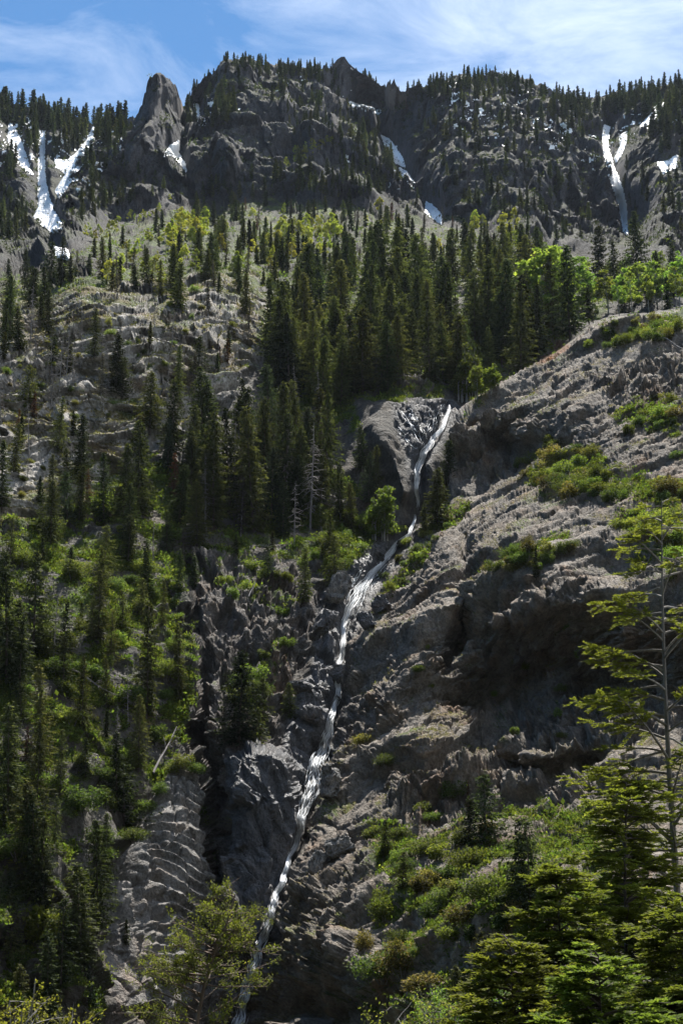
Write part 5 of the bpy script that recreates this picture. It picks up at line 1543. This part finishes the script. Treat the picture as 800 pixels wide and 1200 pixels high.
import bmesh
MAT_BLOCK = terrain_material(); MAT_BLOCK.name = 'block_stone'
def block(x, y, wpx, hpx, tilt, label, seed, col=(.15, .15, .155), wet=.5):
    g = np.random.default_rng(seed)
    q = ground(x, y); m = q[1] / FPX
    w, h = wpx * m, hpx * m
    bm = bmesh.new()
    for k in range(26):
        v = g.uniform(-1, 1, 3); v = np.sign(v) * np.abs(v) ** .6
        bm.verts.new(Vector(v * np.array([w / 2, w / 2.6, h / 2])))
    r = bmesh.ops.convex_hull(bm, input=bm.verts)
    bmesh.ops.delete(bm, geom=[e for e in bm.verts if not e.link_faces], context='VERTS')
    bmesh.ops.rotate(bm, verts=bm.verts, cent=(0, 0, 0), matrix=Matrix.Rotation(R(tilt), 3, 'Y') @ Matrix.Rotation(R(-18), 3, 'X'))
    bmesh.ops.triangulate(bm, faces=bm.faces)
    for _ in range(3): bmesh.ops.subdivide_edges(bm, edges=bm.edges, cuts=1, use_grid_fill=True)
    co = np.array([v.co for v in bm.verts], np.float32); nn = np.array([v.normal for v in bm.verts], np.float32)
    bm.normal_update(); nn = np.array([v.normal for v in bm.verts], np.float32)
    sz = float(min(w, h))
    f_, e_ = facet(co / (sz * .42) + 7 * seed, 41); f2_, e2_ = facet(co / (sz * .16) + seed, 42)
    dd = sz * (.13 * f_ - .05 * smooth(.08, 0, e_) + .045 * f2_ + .05 * fbm(co / (sz * .5), 3, 43))
    for v, n_, d_ in zip(bm.verts, nn, dd): v.co = v.co + Vector(n_ * float(d_))
    me = bpy.data.meshes.new('boulder'); bm.to_mesh(me); n = len(bm.verts); bm.free()
    me.materials.append(MAT_BLOCK)
    for k, v in (('wet', wet), ('veg', 0.), ('grain', 1.6)):
        a = me.attributes.new(k, 'FLOAT', 'POINT'); a.data.foreach_set('value', np.full(n, v, np.float32))
    a = me.attributes.new('albedo', 'FLOAT_COLOR', 'POINT'); a.data.foreach_set('color', np.tile(np.array([*col, 1], np.float32), n))
    tag(link('boulder', me, loc=q + np.array([0, -.2, h * .25])), label, 'boulder', 'boulders beside the falls')
for k, e in enumerate(((398,702,24,44,24,'tall pale slab leaning left of the waterfall, highest of the big blocks'),(382,738,20,40,28,'narrow grey slab leaning below the tall pale slab'),(446,716,22,22,-30,'grey block right of the water across from the tall pale slab'),
     (430,735,18,26,-25,'lower dark block at the right edge of the water'),(440,652,20,18,14,'grey block in the stream just below the young aspens'),(385,795,34,22,12,'broad dark wet block touching the left edge of the falls'),
     (352,812,26,18,-16,'wet grey block under the little spruces left of the falls'),(365,845,30,20,20,'wet block on the left side of the falls above the silvery buttress'),(388,930,26,44,14,'tall pale block right of the falls in the middle of its drop'),
     (398,1000,34,24,-14,'pale blunt block right of the falls, lowest of the blocks'),(472,640,14,10,5,'small block at the head of the lower waterfall'),(372,1020,18,34,16,'narrow upright block right of the falls beside the pale blunt block'))):
    block(*e, 900 + k, col=(.19, .185, .175) if k in (0, 8, 9, 11) else (.12, .12, .125), wet=.25 if k in (8, 9, 11) else .6)

# ------------------------------------------------------------------ near trees on the bank below the camera
FV = np.concatenate(front)
def near_ground(X, Y):
    k = np.argmin((FV[:, 0] - X) ** 2 + (FV[:, 1] - Y) ** 2)
    return FV[k, 2]
def near(name, x, Y, top, build, label, cat, mats, part_names, group=None):
    d = ray(x, top) * Y
    z0 = near_ground(d[0], Y)
    h = d[2] - z0
    e = bpy.data.objects.new(name, None); COL.objects.link(e); e.location = (d[0], Y, z0)
    tag(e, label, cat, group)
    for sh, m, n in zip(build(h), mats, part_names):
        link(n, sh.mesh(n, [m], smooth_=(n != 'crown')), e)
    return e
PN = ('trunk', 'crown')
FM = (bark_material("fir_bark", (.10, .09, .08), (.22, .20, .18), 9), M_FIR)
G1 = 'near firs at the lower right'
FD = (BARK, M_FIR)
near('fir_tree', 780, 46, 585, lambda h: near_fir(h, 3.9, 1, nb=104, low=.1, sparse_from=.50, twigs=34, power=.5, up=.6, az_bias=math.pi, bias=.25), 'tall thin-topped fir with a bare grey trunk at the right edge', 'fir', FM, PN, G1)
near('fir_tree', 735, 41, 915, lambda h: near_fir(h, 3.7, 2, nb=140, low=.12, twigs=50, power=.7, up=.5), 'broad bushy fir in front of the bare-trunked fir', 'fir', FD, PN, G1)
near('fir_tree', 655, 38, 1010, lambda h: near_fir(h, 3.2, 3, nb=130, low=.1, twigs=50, power=.75, up=.5), 'middle bushy fir, left of the broadest one', 'fir', FD, PN, G1)
near('fir_tree', 598, 33, 1105, lambda h: near_fir(h, 2.4, 4, nb=100, low=.1, twigs=40, power=.75, up=.5), 'lowest fir, leftmost of the near firs', 'fir', FD, PN, G1)
near('fir_tree', 800, 36, 1050, lambda h: near_fir(h, 3.2, 5, nb=110, low=.1, twigs=42, power=.7, up=.5), 'dense fir in the bottom right corner', 'fir', FD, PN, G1)
near('fir_tree', 700, 30, 1120, lambda h: near_fir(h, 2.5, 6, nb=96, low=.1, twigs=40, power=.75, up=.5), 'short dense fir at the bottom edge between the near firs', 'fir', FD, PN, G1)
near('juniper_tree', 226, 36, 1048, lambda h: near_juniper(h, 7), 'sparse leaning juniper with bare pale twigs in front of the falls', 'juniper', (bark_material("juniper_bark", (.07, .05, .04), (.2, .15, .12), 9), M_OLIVEJ), PN)
near('leafy_shrub', 492, 34, 1168, lambda h: near_oak(h, 21), 'bright leafy shrub at the bottom edge, left of the near firs', 'shrub', (BARK_GREY, M_SHRUBG), ('trunk', 'foliage'))
near('leafy_shrub', 552, 35, 1138, lambda h: near_oak(h, 22), 'taller leafy shrub touching the leftmost near fir', 'shrub', (BARK_GREY, M_SHRUBG), ('trunk', 'foliage'))
near('oak_shrub', 38, 30, 1105, lambda h: near_oak(h, 8), 'scrub oak with yellowish leaves and grey twigs in the bottom left corner', 'oak', (BARK_GREY, M_OAK), ('trunk', 'foliage'))
